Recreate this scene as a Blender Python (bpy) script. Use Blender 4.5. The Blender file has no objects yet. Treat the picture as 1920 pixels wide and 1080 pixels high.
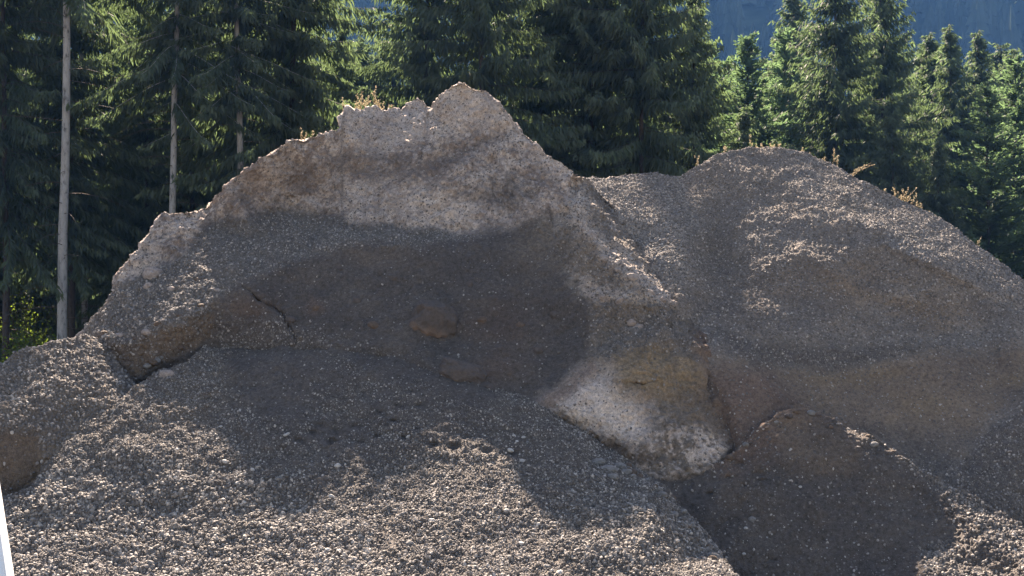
import bpy, math, random
import numpy as np
from mathutils import Vector, Matrix, Euler
from mathutils.geometry import delaunay_2d_cdt

random.seed(7); rng = np.random.default_rng(7)
S = bpy.context.scene
C = S.collection
R = math.radians

# ------------------------------------------------------------------ camera, sky, sun, exposure
F, HZ, HC = 2000.0, 600.0, 2.0            # focal length and horizon row (in 1920-px units), eye height
cam = bpy.data.objects.new('camera', bpy.data.cameras.new('camera')); C.objects.link(cam)
cam.data.lens = 36.0 * F / 1920; cam.data.sensor_width = 36.0
cam.data.shift_y = (HZ - 540) / 1920
cam.location = (0, 0, HC); cam.rotation_euler = (R(90), 0, 0)
cam.data.clip_start = 0.05; cam.data.clip_end = 5000
S.camera = cam

SUN_AZ, SUN_EL = R(-12.0), R(40.5)         # behind the heap, a little to the left
W = bpy.data.worlds.new('World'); S.world = W; W.use_nodes = True
nt = W.node_tree; bg = nt.nodes['Background']
sky = nt.nodes.new('ShaderNodeTexSky'); sky.sky_type = 'NISHITA'; sky.sun_disc = False
sky.sun_elevation = SUN_EL; sky.sun_rotation = SUN_AZ
sky.altitude = 800; sky.air_density = 1.0; sky.dust_density = 1.6; sky.ozone_density = 0.6
nt.links.new(sky.outputs[0], bg.inputs[0]); bg.inputs[1].default_value = 0.05
sl = bpy.data.lights.new('sun', 'SUN'); sl.energy = 5.0; sl.angle = R(0.6); sl.color = (1.0, 0.96, 0.91)
so = bpy.data.objects.new('sun', sl); C.objects.link(so)
sdir = Vector((math.sin(SUN_AZ) * math.cos(SUN_EL), math.cos(SUN_AZ) * math.cos(SUN_EL), math.sin(SUN_EL)))
so.rotation_euler = sdir.to_track_quat('Z', 'Y').to_euler(); so.location = (0, 0, 60)
vs = S.view_settings
vs.view_transform = 'Standard'; vs.look = 'None'; vs.gamma = 1.0; vs.use_curve_mapping = False
vs.exposure = 2.55
vs.use_white_balance = True; vs.white_balance_temperature = 8200; vs.white_balance_tint = 17
S.cycles.max_bounces = 6; S.cycles.diffuse_bounces = 3; S.cycles.transmission_bounces = 3
S.cycles.volume_bounces = 0; S.cycles.caustics_reflective = False; S.cycles.caustics_refractive = False
S.cycles.sample_clamp_indirect = 4.0
S.cycles.use_denoising = True

# ------------------------------------------------------------------ helpers
def tag(o, label=None, cat=None, group=None, kind=None):
    if label: o['label'] = label
    if cat: o['category'] = cat
    if group: o['group'] = group
    if kind: o['kind'] = kind
    return o

def hash3(ix, iy, iz, seed):
    h = (ix * 374761393 + iy * 668265263 + iz * 2147483647 + seed * 1274126177) & 0xFFFFFFFF
    h = ((h ^ (h >> 13)) * 1274126177) & 0xFFFFFFFF
    h = ((h ^ (h >> 16)) * 2246822519) & 0xFFFFFFFF
    return ((h ^ (h >> 15)) & 0xFFFFFF).astype(np.float32) / float(0xFFFFFF)

def vnoise(P, freq, seed=0, stretch=(1, 1, 1)):
    """smooth 3-D value noise in -1..1 at world points P (n,3)"""
    Q = P * (freq * np.array(stretch)) + 1000.0
    I = np.floor(Q).astype(np.int64); f = (Q - I).astype(np.float32); f = f * f * (3 - 2 * f)
    out = np.zeros(len(P), np.float32)
    for dx in (0, 1):
        wx = f[:, 0] if dx else 1 - f[:, 0]
        for dy in (0, 1):
            wy = f[:, 1] if dy else 1 - f[:, 1]
            for dz in (0, 1):
                wz = f[:, 2] if dz else 1 - f[:, 2]
                out += wx * wy * wz * hash3(I[:, 0] + dx, I[:, 1] + dy, I[:, 2] + dz, seed)
    return out * 2 - 1

def fbm(P, freq, octs, seed=0, gain=0.5, stretch=(1, 1, 1)):
    a, s, t = 1.0, 0, 0
    for k in range(octs):
        s = s + a * vnoise(P, freq * 2.03 ** k, seed + 17 * k, stretch); t += a; a *= gain
    return s / t

def mesh_np(name, V, Fc, mat=None, smooth=True, parent=None, link=True):
    """V (n,3); Fc (m,k) k = 3 or 4"""
    V = np.asarray(V, np.float32); Fc = np.asarray(Fc, np.int32)
    me = bpy.data.meshes.new(name); k = Fc.shape[1]
    me.vertices.add(len(V)); me.vertices.foreach_set('co', V.ravel())
    me.loops.add(Fc.size); me.loops.foreach_set('vertex_index', Fc.ravel())
    me.polygons.add(len(Fc)); me.polygons.foreach_set('loop_start', np.arange(0, Fc.size, k, dtype=np.int32))
    me.polygons.foreach_set('use_smooth', np.full(len(Fc), smooth, bool))
    me.update(calc_edges=True)
    if mat: me.materials.append(mat)
    if not link: return me
    o = bpy.data.objects.new(name, me); C.objects.link(o)
    if parent: o.parent = parent
    return o

def mat_new(name):
    m = bpy.data.materials.new(name); m.use_nodes = True
    n = m.node_tree; return m, n, n.nodes['Principled BSDF']

def N(n, typ, **kw):
    nd = n.nodes.new(typ)
    for k, v in kw.items():
        if k.startswith('i_'):
            key = k[2:]; key = int(key) if key.isdigit() else key
            nd.inputs[key].default_value = v
        else: setattr(nd, k, v)
    return nd

def ramp(n, fac, stops):
    r = n.nodes.new('ShaderNodeValToRGB'); e = r.color_ramp.elements
    while len(e) < len(stops): e.new(0.5)
    for el, (p, c) in zip(e, stops): el.position = p; el.color = (*c, 1) if len(c) == 3 else c
    n.links.new(fac, r.inputs[0]); return r

def px(u, v, d):
    return Vector(((u - 960) / F * d, d, HC + (HZ - v) / F * d))

# ------------------------------------------------------------------ heap surfaces from survey points (bearing, elevation, distance)
U0, V0, CELL = -780, 60, 4
GW, GH = (2720 - U0) // CELL + 1, (1440 - V0) // CELL + 1

def tin(points, sig):
    pts = [Vector((p[0], p[1])) for p in points]; inv = [1.0 / p[2] for p in points]
    vv, ee, ff, ov, oe, of = delaunay_2d_cdt(pts, [], [], 0, 1e-4)
    g = np.full((GH, GW), np.nan, np.float64)
    val = [inv[o[0]] for o in ov]
    for f in ff:
        a, b, c = f
        (x0, y0), (x1, y1), (x2, y2) = vv[a], vv[b], vv[c]
        i0 = max(0, int((min(x0, x1, x2) - U0) / CELL)); i1 = min(GW - 1, int((max(x0, x1, x2) - U0) / CELL) + 1)
        j0 = max(0, int((min(y0, y1, y2) - V0) / CELL)); j1 = min(GH - 1, int((max(y0, y1, y2) - V0) / CELL) + 1)
        if i1 < i0 or j1 < j0: continue
        X, Y = np.meshgrid(U0 + CELL * np.arange(i0, i1 + 1), V0 + CELL * np.arange(j0, j1 + 1))
        den = (y1 - y2) * (x0 - x2) + (x2 - x1) * (y0 - y2)
        if abs(den) < 1e-9: continue
        w0 = ((y1 - y2) * (X - x2) + (x2 - x1) * (Y - y2)) / den
        w1 = ((y2 - y0) * (X - x2) + (x0 - x2) * (Y - y2)) / den
        w2 = 1 - w0 - w1
        m = (w0 >= -1e-6) & (w1 >= -1e-6) & (w2 >= -1e-6)
        sub = g[j0:j1 + 1, i0:i1 + 1]; sub[m] = (w0 * val[a] + w1 * val[b] + w2 * val[c])[m]
    for _ in range(400):                                   # grow outwards past the hull
        bad = np.isnan(g)
        if not bad.any(): break
        p = np.pad(g, 1, constant_values=np.nan)
        st = np.stack([p[:-2, 1:-1], p[2:, 1:-1], p[1:-1, :-2], p[1:-1, 2:]])
        cnt = (~np.isnan(st)).sum(0); sm = np.nansum(st, 0)
        fill = bad & (cnt > 0); g[fill] = (sm / np.maximum(cnt, 1))[fill]
    g[np.isnan(g)] = 0.1
    r = int(3 * sig) + 1
    kx = np.exp(-0.5 * (np.arange(-r, r + 1) / sig) ** 2); kx /= kx.sum()
    def conv(a, ax):
        pad = [(0, 0), (0, 0)]; pad[ax] = (r, r); p = np.pad(a, pad, mode='edge'); o = np.zeros_like(a)
        for k in range(2 * r + 1):
            o += kx[k] * (p[k:k + a.shape[0], :] if ax == 0 else p[:, k:k + a.shape[1]])
        return o
    return conv(conv(g, 0), 1)

def samp(g, u, v):
    x = np.clip((u - U0) / CELL, 0, GW - 1.001); y = np.clip((v - V0) / CELL, 0, GH - 1.001)
    i = x.astype(int); j = y.astype(int); fx = x - i; fy = y - j
    return (g[j, i] * (1 - fx) + g[j, i + 1] * fx) * (1 - fy) + (g[j + 1, i] * (1 - fx) + g[j + 1, i + 1] * fx) * fy

def seg_dist(u, v, line):
    d = np.full(u.shape, 1e9)
    for (ax, ay), (bx, by) in zip(line[:-1], line[1:]):
        L2 = (bx - ax) ** 2 + (by - ay) ** 2 + 1e-9
        t = np.clip(((u - ax) * (bx - ax) + (v - ay) * (by - ay)) / L2, 0, 1)
        d = np.minimum(d, np.hypot(u - ax - t * (bx - ax), v - ay - t * (by - ay)))
    return d

def poly_mask(u, v, poly, feather):
    """1 inside the outline, 0 outside, soft over feather px"""
    ins = np.zeros(u.shape, bool); n = len(poly)
    for i in range(n):
        (x0, y0), (x1, y1) = poly[i], poly[(i + 1) % n]
        if y0 == y1: continue
        c = ((y0 > v) != (y1 > v)) & (u < (x1 - x0) * (v - y0) / (y1 - y0) + x0); ins ^= c
    d = seg_dist(u, v, list(poly) + [poly[0]])
    sd = np.where(ins, d, -d)
    return np.clip(0.5 + sd / (2 * feather), 0, 1)

HEAPS = {}
def heap(name, crest, bottom, points, sig, mat, paint, relief, back=0.75, step=2.0, rows=300, pebble=None):
    pts = list(points)
    seen = set((p[0], p[1]) for p in pts)
    g = tin(pts, sig)
    us = np.arange(crest[0][0], crest[-1][0] + 0.1, step)
    vc = np.interp(us, [p[0] for p in crest], [p[1] for p in crest])
    vb = np.interp(us, [p[0] for p in bottom], [p[1] for p in bottom])
    t = np.linspace(0, 1, rows) ** 1.0
    Ug = np.repeat(us[None, :], rows, 0); Vg = vb[None, :] + (vc - vb)[None, :] * t[:, None]
    D = 1.0 / samp(g, Ug, Vg)
    D = D + relief(Ug, Vg)
    P = np.stack([(Ug - 960) / F * D, D, HC + (HZ - Vg) / F * D], -1)
    # the far side of the heap: rounds over the crest, then falls at the angle of repose
    cx, cy, cz = P[-1, :, 0], P[-1, :, 1], P[-1, :, 2]
    bk = []
    for s_, dz in ((0.03, -.004), (0.08, -.015), (0.16, -.045), (0.28, -.11), (0.45, -.22), (0.8, -.46), (1.4, -.9), (2.4, -1.65), (3.6, -2.6), (5.4, -4.0)):
        bk.append(np.stack([cx * (1 + 0.3 * s_ / cy), cy + s_, np.maximum(cz + dz * back / 0.75, -0.6)], -1))
    nb = len(bk)
    P = np.concatenate([P, np.stack(bk)], 0)
    Ug = np.concatenate([Ug, np.repeat(Ug[-1:], nb, 0)]); Vg = np.concatenate([Vg, np.repeat(Vg[-1:], nb, 0)])
    n, m = P.shape[:2]
    idx = np.arange(n * m).reshape(n, m)
    Fc = np.stack([idx[:-1, :-1], idx[:-1, 1:], idx[1:, 1:], idx[1:, :-1]], -1).reshape(-1, 4)
    flat = P.reshape(-1, 3)
    # normals, then relief along them
    du = np.gradient(P, axis=1); dv = np.gradient(P, axis=0)
    nn = np.cross(du, dv).reshape(-1, 3); nn /= np.linalg.norm(nn, axis=1, keepdims=True) + 1e-9
    u1, v1 = Ug.ravel(), Vg.ravel()
    col, rough, peb, psz, spk = paint(u1, v1, flat)
    A = (0.035 * fbm(flat, 1.7, 3, 3) + (0.014 if name == 'rounded_mound' else 0.03) * fbm(flat, 6.0, 3, 5)
         + rough * (0.020 * fbm(flat, 17, 2, 9) + 0.016 * fbm(flat, 42, 2, 11)))
    if name == 'gravel_fan': A = A + .045 * fbm(flat, 1.1, 2, 21) + .035 * fbm(flat, 3.5, 3, 23, .6) * (u1 < 700)
    if name == 'rounded_mound': A = A + .03 * fbm(flat, 2.6, 3, 25, .6)
    if name == 'crusted_heap': A = A + .03 * fbm(flat, 2.8, 4, 27, .6) + .03 * np.abs(fbm(flat, 7.0, 3, 29)) * (v1 > 430)
    if name == 'crusted_heap': A = A + np.clip(rough - .6, 0, .8) * (.11 * fbm(flat, 4.0, 4, 13, stretch=(1, 1, .6)) + .03 * fbm(flat, 22, 2, 15))
    flat = flat + nn * A[:, None]
    flat[:, 2] = np.maximum(flat[:, 2], -0.62)
    o = mesh_np(name, flat, Fc, mat)
    me = o.data
    ca = me.color_attributes.new('earth', 'FLOAT_COLOR', 'POINT')
    ca.data.foreach_set('color', np.concatenate([col, np.ones((len(col), 1))], 1).astype(np.float32).ravel())
    bm_ = np.ones((n, m), bool); bm_[-nb + 2:] = False
    for nm, arr in (('peb', peb * bm_.ravel()), ('psz', psz), ('speck', spk)):
        at = me.attributes.new(nm, 'FLOAT', 'POINT'); at.data.foreach_set('value', arr.astype(np.float32))
    HEAPS[name] = dict(o=o, P=flat.reshape(n, m, 3), us=us, rows=rows, vb=vb, vc=vc, nn=nn.reshape(n, m, 3))
    return o

def on_heap(name, u, v, lift=0.0):
    h = HEAPS[name]; i = int(round((u - h['us'][0]) / (h['us'][1] - h['us'][0]))); i = max(0, min(len(h['us']) - 1, i))
    t = (v - h['vb'][i]) / (h['vc'][i] - h['vb'][i]); j = int(round(max(0, min(1, t)) * (h['rows'] - 1)))
    p = h['P'][j, i]; n = h['nn'][j, i]
    return Vector(p.tolist()) + Vector(n.tolist()) * lift, Vector(n.tolist())

# ------------------------------------------------------------------ materials: earth and gravel
def make_earth():
    m, n, b = mat_new('earth_and_gravel'); L = n.links.new
    geo = N(n, 'ShaderNodeNewGeometry'); at = N(n, 'ShaderNodeAttribute', attribute_name='earth')
    sp = N(n, 'ShaderNodeAttribute', attribute_name='speck')
    def noise(scale, det, rough=0.6):
        x = N(n, 'ShaderNodeTexNoise', i_Scale=scale, i_Detail=det, i_Roughness=rough); L(geo.outputs['Position'], x.inputs['Vector']); return x
    n1 = noise(2.2, 5); n2 = noise(28, 4, 0.7); n3 = noise(120, 2)
    # value variation: soft patches and grain
    def mul(a, c):
        x = N(n, 'ShaderNodeMix', data_type='RGBA', blend_type='MULTIPLY'); x.inputs[0].default_value = 1
        L(a, x.inputs[6]); L(c, x.inputs[7]); return x.outputs[2]
    r1 = ramp(n, n1.outputs[0], [(0.3, (0.78, 0.78, 0.80)), (0.7, (1.22, 1.18, 1.12))])
    r2 = ramp(n, n2.outputs[0], [(0.28, (0.55, 0.55, 0.56)), (0.72, (1.45, 1.43, 1.40))])
    r3 = ramp(n, n3.outputs[0], [(0.3, (0.7, 0.7, 0.7)), (0.72, (1.32, 1.32, 1.32))])
    c = mul(mul(mul(at.outputs['Color'], r1.outputs[0]), r2.outputs[0]), r3.outputs[0])
    # single pale grains sitting in the fines
    vo = N(n, 'ShaderNodeTexVoronoi', i_Scale=46.0); L(geo.outputs['Position'], vo.inputs['Vector'])
    sepc = N(n, 'ShaderNodeSeparateColor'); L(vo.outputs['Color'], sepc.inputs[0])
    thr = N(n, 'ShaderNodeMath', operation='SUBTRACT'); thr.inputs[0].default_value = 1.0; L(sp.outputs['Fac'], thr.inputs[1])
    on = N(n, 'ShaderNodeMath', operation='GREATER_THAN'); L(sepc.outputs[0], on.inputs[0]); L(thr.outputs[0], on.inputs[1])
    near = N(n, 'ShaderNodeMath', operation='LESS_THAN'); L(vo.outputs['Distance'], near.inputs[0]); near.inputs[1].default_value = 0.42
    both = N(n, 'ShaderNodeMath', operation='MULTIPLY'); L(on.outputs[0], both.inputs[0]); L(near.outputs[0], both.inputs[1])
    gcol = ramp(n, sepc.outputs[1], [(0.0, (0.10, 0.09, 0.085)), (0.7, (0.20, 0.18, 0.165)), (1.0, (0.36, 0.335, 0.31))])
    mx = N(n, 'ShaderNodeMix', data_type='RGBA'); L(both.outputs[0], mx.inputs[0]); L(c, mx.inputs[6]); L(gcol.outputs[0], mx.inputs[7])
    L(mx.outputs[2], b.inputs['Base Color'])
    b.inputs['Roughness'].default_value = 0.9; b.inputs['Specular IOR Level'].default_value = 0.25
    # fine relief
    v2 = N(n, 'ShaderNodeTexVoronoi', i_Scale=75.0); L(geo.outputs['Position'], v2.inputs['Vector'])
    ad = N(n, 'ShaderNodeMath', operation='MULTIPLY_ADD'); L(v2.outputs['Distance'], ad.inputs[0]); ad.inputs[1].default_value = -0.8; L(n3.outputs[0], ad.inputs[2])
    ad2 = N(n, 'ShaderNodeMath', operation='ADD'); L(ad.outputs[0], ad2.inputs[0]); L(n2.outputs[0], ad2.inputs[1])
    bp = N(n, 'ShaderNodeBump', i_Strength=0.9, i_Distance=0.012); L(ad2.outputs[0], bp.inputs['Height']); L(bp.outputs[0], b.inputs['Normal'])
    return m
M_EARTH = make_earth()

def make_pebble(name, dark, pale):
    m, n, b = mat_new(name); L = n.links.new
    oi = N(n, 'ShaderNodeObjectInfo')
    r = ramp(n, oi.outputs['Random'], [(0.0, dark), (0.62, tuple(0.8 * a + 0.2 * p for a, p in zip(dark, pale))), (0.86, tuple(0.5 * a + 0.5 * p for a, p in zip(dark, pale))), (1.0, pale)])
    tc = N(n, 'ShaderNodeNewGeometry'); nz = N(n, 'ShaderNodeTexNoise', i_Scale=160.0, i_Detail=2.0); L(tc.outputs['Position'], nz.inputs['Vector'])
    rr = ramp(n, nz.outputs[0], [(0.3, (0.75, 0.75, 0.76)), (0.7, (1.2, 1.19, 1.17))])
    x = N(n, 'ShaderNodeMix', data_type='RGBA', blend_type='MULTIPLY'); x.inputs[0].default_value = 1
    L(r.outputs[0], x.inputs[6]); L(rr.outputs[0], x.inputs[7]); L(x.outputs[2], b.inputs['Base Color'])
    b.inputs['Roughness'].default_value = 0.75; b.inputs['Specular IOR Level'].default_value = 0.35
    return m
M_PEB = make_pebble('grey_pebble', (0.078, 0.067, 0.060), (0.45, 0.41, 0.37))
M_GRIT = make_pebble('crust_grit', (0.10, 0.088, 0.080), (0.44, 0.395, 0.355))

# ------------------------------------------------------------------ colours of the ground (base tones
PALE = np.array((0.50, 0.425, 0.375)); PINK = np.array((0.25, 0.20, 0.172)); FINE = np.array((0.096, 0.084, 0.077))
GREY = np.array((0.128, 0.115, 0.106)); BROWN = np.array((0.175, 0.135, 0.105)); OCHRE = np.array((0.245, 0.178, 0.112))
RUST = np.array((0.19, 0.13, 0.10)); TAN = np.array((0.20, 0.165, 0.135)); ASH = np.array((0.42, 0.38, 0.35))

def blend(col, mask, c, k=1.0):
    w = (mask * k)[:, None]; return col * (1 - w) + c * w
def sst(x, a, b):
    t = np.clip((x - a) / (b - a), 0, 1); return t * t * (3 - 2 * t)
def warp(u, v, P, amp, f=2.2, seed=40):
    return u + amp * fbm(P, f, 3, seed), v + amp * fbm(P, f, 3, seed + 5)

# ---- main crusted heap
A1_CREST = [(60,760),(100,700),(130,655),(160,618),(190,570),(218,525),(225,510),(262,470),(285,430),(300,405),(312,398),(340,396),(362,393),(370,398),(385,388),(420,352),(455,322),(500,290),(550,260),(575,256),(600,254),(630,243),(639,240),(643,214),(652,208),(690,204),(720,207),(740,203),(752,204),(765,192),(780,183),(792,188),(803,200),(806,201),(815,188),(835,168),(858,150),(872,156),(885,165),(905,166),(925,185),(945,203),(962,225),(975,243),(1000,262),(1020,282),(1050,305),(1075,318),(1086,326),(1110,344),(1145,380),(1176,432),(1214,482),(1254,538),(1282,573),(1302,610),(1325,645),(1356,695),(1380,750),(1402,810),(1420,870),(1430,930)]
A1_BOT = [(60,800),(100,740),(200,770),(300,750),(400,710),(640,700),(830,760),(1020,840),(1160,940),(1430,940)]
A1_PTS = [
 (60,760,11.2),(100,700,11.25),(160,618,11.4),(190,570,11.45),(218,525,11.6),(262,470,11.8),(300,402,12.1),(362,393,12.35),(385,388,12.6),(425,348,12.5),(455,322,12.55),(500,290,12.5),(550,258,12.6),(600,254,12.95),(640,240,13.2),(646,210,13.42),(740,203,13.85),(780,183,13.98),(805,200,13.85),(830,175,13.4),(858,150,13.3),(905,166,13.25),(975,243,12.8),(1020,282,12.6),(1086,326,12.4),
 (690,100,13.9),(860,90,13.4),(1000,150,13.3),(500,200,12.6),(300,320,12.4),(150,500,11.6),
 # foot of the crust
 (225,528,11.45),(300,497,11.7),(350,467,12.0),(400,427,12.4),(520,402,12.75),(620,408,12.8),(720,430,12.55),(800,440,12.35),(880,440,12.2),(920,425,12.2),
 # crust face bulges
 (700,300,13.15),(850,250,13.15),(950,330,12.5),(780,360,12.7),(620,330,13.0),(1040,370,12.2),
 # ledge above the wedge-shaped hollow
 (196,636,10.75),(245,646,10.62),(269,635,10.62),(305,617,10.66),(341,599,10.74),(367,589,10.8),(393,566,10.95),(419,547,11.1),(445,538,11.18),
 (199,663,10.8),(225,698,10.66),(245,712,10.6),(271,701,10.62),(290,686,10.66),(326,672,10.76),(357,647,10.86),(387,620,10.95),
 (250,580,11.0),(320,560,11.05),(200,600,11.1),(170,622,11.2),
 # edge of the gravel shelf
 (480,521,11.3),(540,500,11.45),(600,475,11.6),(650,458,11.75),(700,450,11.82),(760,457,11.78),(820,466,11.72),(880,455,11.9),(700,438,12.25),(780,446,12.15),(600,440,12.3),(480,450,12.2),
 # dark face and bowl
 (480,570,11.05),(560,560,11.2),(640,540,11.3),(740,540,11.38),(820,540,11.33),(900,560,11.3),(1000,560,11.42),(950,480,11.78),(1000,440,12.0),(450,620,10.95),(560,640,10.86),(640,650,10.76),(760,655,10.74),(830,700,10.42),(900,720,10.45),(950,640,10.98),(1050,620,11.12),(1032,690,10.76),(985,745,10.35),(870,640,10.95),
 # spur
 (1085,395,11.82),(1128,468,11.34),(1178,513,11.1),(1232,548,11.02),(1264,573,11.16),(1030,440,11.95),(1070,520,11.42),(1098,570,11.15),(1110,640,10.88),(1098,690,10.62),(1022,752,10.25),
 (1095,340,12.6),(1122,378,12.45),(1152,432,12.12),(1190,482,11.8),(1228,538,11.48),(1110,344,12.85),(1145,380,12.75),(1176,432,12.5),(1214,482,12.15),(1254,538,11.75),(1282,573,11.5),(1325,645,10.93),(1356,695,10.64),(1380,750,10.38),(1402,810,10.1),(1420,870,9.88),
 # bulge at the foot
 (1130,605,10.95),(1190,612,10.88),(1250,605,10.82),(1288,640,10.88),(1120,690,10.45),(1200,690,10.28),(1290,690,10.5),(1322,700,10.56),(1338,700,10.9),(1060,762,10.1),(1150,790,9.95),(1250,770,10.08),(1320,760,10.34),(1070,800,10.12),(1130,850,9.98),(1150,820,9.88),(1200,862,9.72),(1280,872,9.75),(1350,862,9.92),(1385,810,10.35),(1402,870,10.2),
 (60,800,11.1),(200,770,10.95),(300,750,10.9),(400,710,10.95),(640,705,10.68),(830,765,10.3),(1020,845,9.98),(1160,945,9.6),(1430,945,9.8)]

def a1_relief(u, v):
    d = np.zeros(u.shape)
    crack = seg_dist(u, v, [(455,540),(470,550),(490,567),(512,575),(530,590),(542,612),(556,640)])
    d += 0.07 * np.exp(-(crack / 3.2) ** 2)
    d += 0.05 * np.exp(-(seg_dist(u, v, [(1150,722),(1190,718),(1212,720),(1236,715)]) / 1.6) ** 2)
    # pinnacles, joints in the crust
    for line, w, k in (([(806,200),(800,260),(790,300)], 6, .07), ([(752,208),(742,250),(720,285)], 9, .05), 
                       ([(800,300),(860,285),(930,260),(960,235)], 12, .05), ([(930,300),(925,360),(960,400)], 8, .05), ([(1078,340),(1072,390),(1040,410)], 8, .05)):
        d += k * np.exp(-(seg_dist(u, v, line) / w) ** 2)
    d -= 0.06 * np.exp(-(((u - 905) / 60) ** 2 + ((v - 690) / 30) ** 2))
    return d

def a1_paint(u, v, P):
    uu, vv = warp(u, v, P, 16)
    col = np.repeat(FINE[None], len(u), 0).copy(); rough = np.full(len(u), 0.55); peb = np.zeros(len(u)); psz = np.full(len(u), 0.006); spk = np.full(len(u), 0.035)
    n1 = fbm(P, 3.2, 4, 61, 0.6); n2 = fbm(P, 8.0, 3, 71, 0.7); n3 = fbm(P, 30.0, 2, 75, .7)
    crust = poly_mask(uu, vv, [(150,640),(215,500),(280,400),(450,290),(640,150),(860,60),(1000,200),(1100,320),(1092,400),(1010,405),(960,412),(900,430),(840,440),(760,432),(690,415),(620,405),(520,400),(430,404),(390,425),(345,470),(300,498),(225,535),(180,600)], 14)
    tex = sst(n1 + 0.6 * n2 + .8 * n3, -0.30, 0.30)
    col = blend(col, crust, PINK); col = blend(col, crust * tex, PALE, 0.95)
    paleband = poly_mask(uu, vv, [(620,350),(700,310),(800,330),(880,370),(960,385),(1010,400),(940,420),(860,436),(760,425),(660,395)], 20)
    col = blend(col, paleband * (0.45 + .55 * tex), PALE * .97, 0.95)
    # darker bands that run through the crust
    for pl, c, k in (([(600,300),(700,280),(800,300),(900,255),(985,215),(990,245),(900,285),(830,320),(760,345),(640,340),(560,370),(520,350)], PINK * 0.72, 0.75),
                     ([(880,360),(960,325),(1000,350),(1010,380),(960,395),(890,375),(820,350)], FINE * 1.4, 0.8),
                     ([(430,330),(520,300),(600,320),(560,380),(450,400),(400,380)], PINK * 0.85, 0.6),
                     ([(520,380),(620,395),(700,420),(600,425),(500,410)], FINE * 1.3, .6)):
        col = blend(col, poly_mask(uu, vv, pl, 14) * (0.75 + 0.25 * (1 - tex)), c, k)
    top = poly_mask(uu, vv, [(640,195),(860,120),(980,240),(1080,320),(1060,350),(950,250),(860,230),(800,260),(700,290),(640,260)], 14)
    col = blend(col, top, PALE * 1.05, 0.7)
    rough += 0.75 * crust; spk += 0.05 * crust; peb += crust * (.03 + .10 * tex)
    # grey gravel shelf and the sunlit slope below the left arm
    shelf = poly_mask(uu, vv, [(215,540),(300,500),(345,472),(400,428),(520,404),(640,410),(760,435),(880,445),(780,470),(700,455),(620,470),(540,500),(440,540),(380,590),(300,622),(240,655),(190,640),(165,620)], 10)
    col = blend(col, shelf, GREY * 1.15); rough += 0.5 * shelf; peb += 0.75 * shelf; spk += 0.12 * shelf
    # spur: pale weathered rock with grit; ridge line painted paler still, for sun on it
    spur = poly_mask(uu, vv, [(1020,430),(1085,385),(1100,335),(1165,420),(1275,575),(1240,600),(1110,575),(1080,540),(1060,490)], 26)
    col = blend(col, spur, TAN * 1.05, .9); col = blend(col, spur * sst(n1 + n2, 0, .5), ASH, .7); rough += 0.8 * spur; peb += 0.35 * spur
    sun_crest = np.exp(-(seg_dist(uu, vv, [(1080,380),(1095,420),(1128,468),(1178,513),(1232,548),(1255,570)]) / 20) ** 2); col = blend(col, sun_crest, PALE, .8)
    rg2 = poly_mask(uu, vv, [(1085,520),(1140,540),(1200,560),(1170,575),(1110,575)], 12); col = blend(col, rg2, PALE, .8)
    # ochre and pale bulge
    bul = poly_mask(uu, vv, [(1105,570),(1265,570),(1330,640),(1400,780),(1400,900),(1150,890),(1090,830),(1015,760),(1100,690)], 10)
    col = blend(col, bul, TAN * 0.95)
    upper = poly_mask(uu, vv, [(1110,590),(1270,590),(1310,650),(1200,655),(1110,660)], 14); col = blend(col, upper, GREY * 1.2, .9); peb += .55 * upper
    och = poly_mask(uu, vv, [(1130,680),(1210,650),(1290,670),(1330,710),(1290,740),(1200,755),(1140,730)], 20); col = blend(col, och, OCHRE, .85)
    pl = poly_mask(uu, vv, [(1095,690),(1140,690),(1160,740),(1220,770),(1230,830),(1150,820),(1080,790),(1020,755)], 24); col = blend(col, pl, PALE * 1.12, .95)
    pl2 = poly_mask(uu, vv, [(1180,790),(1300,800),(1365,820),(1365,880),(1200,890),(1170,870)], 24) * sst(.5 * n1 + .7 * n2 + .9 * n3, -.1, .35); col = blend(col, pl2, PALE * 1.05, .95); peb += .03 * pl + .06 * pl2
    und = poly_mask(uu, vv, [(1040,775),(1130,815),(1230,845),(1250,860),(1160,880),(1100,830)], 8); col = blend(col, und * (1 - .5 * pl2), BROWN * .8, .9)
    rim = np.exp(-(seg_dist(uu, vv, [(1105,690),(1060,725),(1025,755)]) / 14) ** 2); col = blend(col, rim, RUST, .7)
    col = blend(col, poly_mask(uu, vv, [(1270,740),(1340,700),(1400,800),(1390,850),(1300,800)], 16), BROWN * 1.0, .7)
    col = blend(col, np.exp(-(seg_dist(uu, vv, [(1318,640),(1338,690),(1362,750),(1385,810),(1400,860)]) / 26) ** 2), RUST * .8, .85)
    rough += 0.6 * bul
    # brown tint on the wedge-shaped cut face and rust, brown and tan patches of the bowl
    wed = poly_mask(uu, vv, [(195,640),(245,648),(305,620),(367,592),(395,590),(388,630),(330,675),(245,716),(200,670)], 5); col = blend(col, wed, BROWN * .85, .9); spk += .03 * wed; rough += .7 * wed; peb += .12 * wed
    for (a, b_, ra, rb, c, k) in ((940,610,70,45,RUST*.6,.45),(470,580,45,25,RUST*.7,.5),(590,575,18,14,RUST*.9,.6),(930,690,60,30,RUST*.6,.5),(700,480,60,16,BROWN*.9,.5),(620,690,40,30,BROWN*.8,.35),(1000,470,50,40,TAN*.8,.5)):
        col = blend(col, np.exp(-(((uu - a) / ra) ** 2 + ((vv - b_) / rb) ** 2)), c, k)
    low = poly_mask(uu, vv, [(400,610),(520,600),(640,640),(800,690),(900,760),(400,760)], 25); peb += .6 * low; spk += .06 * low
    # loose grains everywhere, few
    peb = np.clip(peb + 0.03, 0, 1)
    lft = sst(v, 500, 560) * (u < 430); psz = psz + .0015 * lft
    return col, rough, peb, psz, spk

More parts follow.
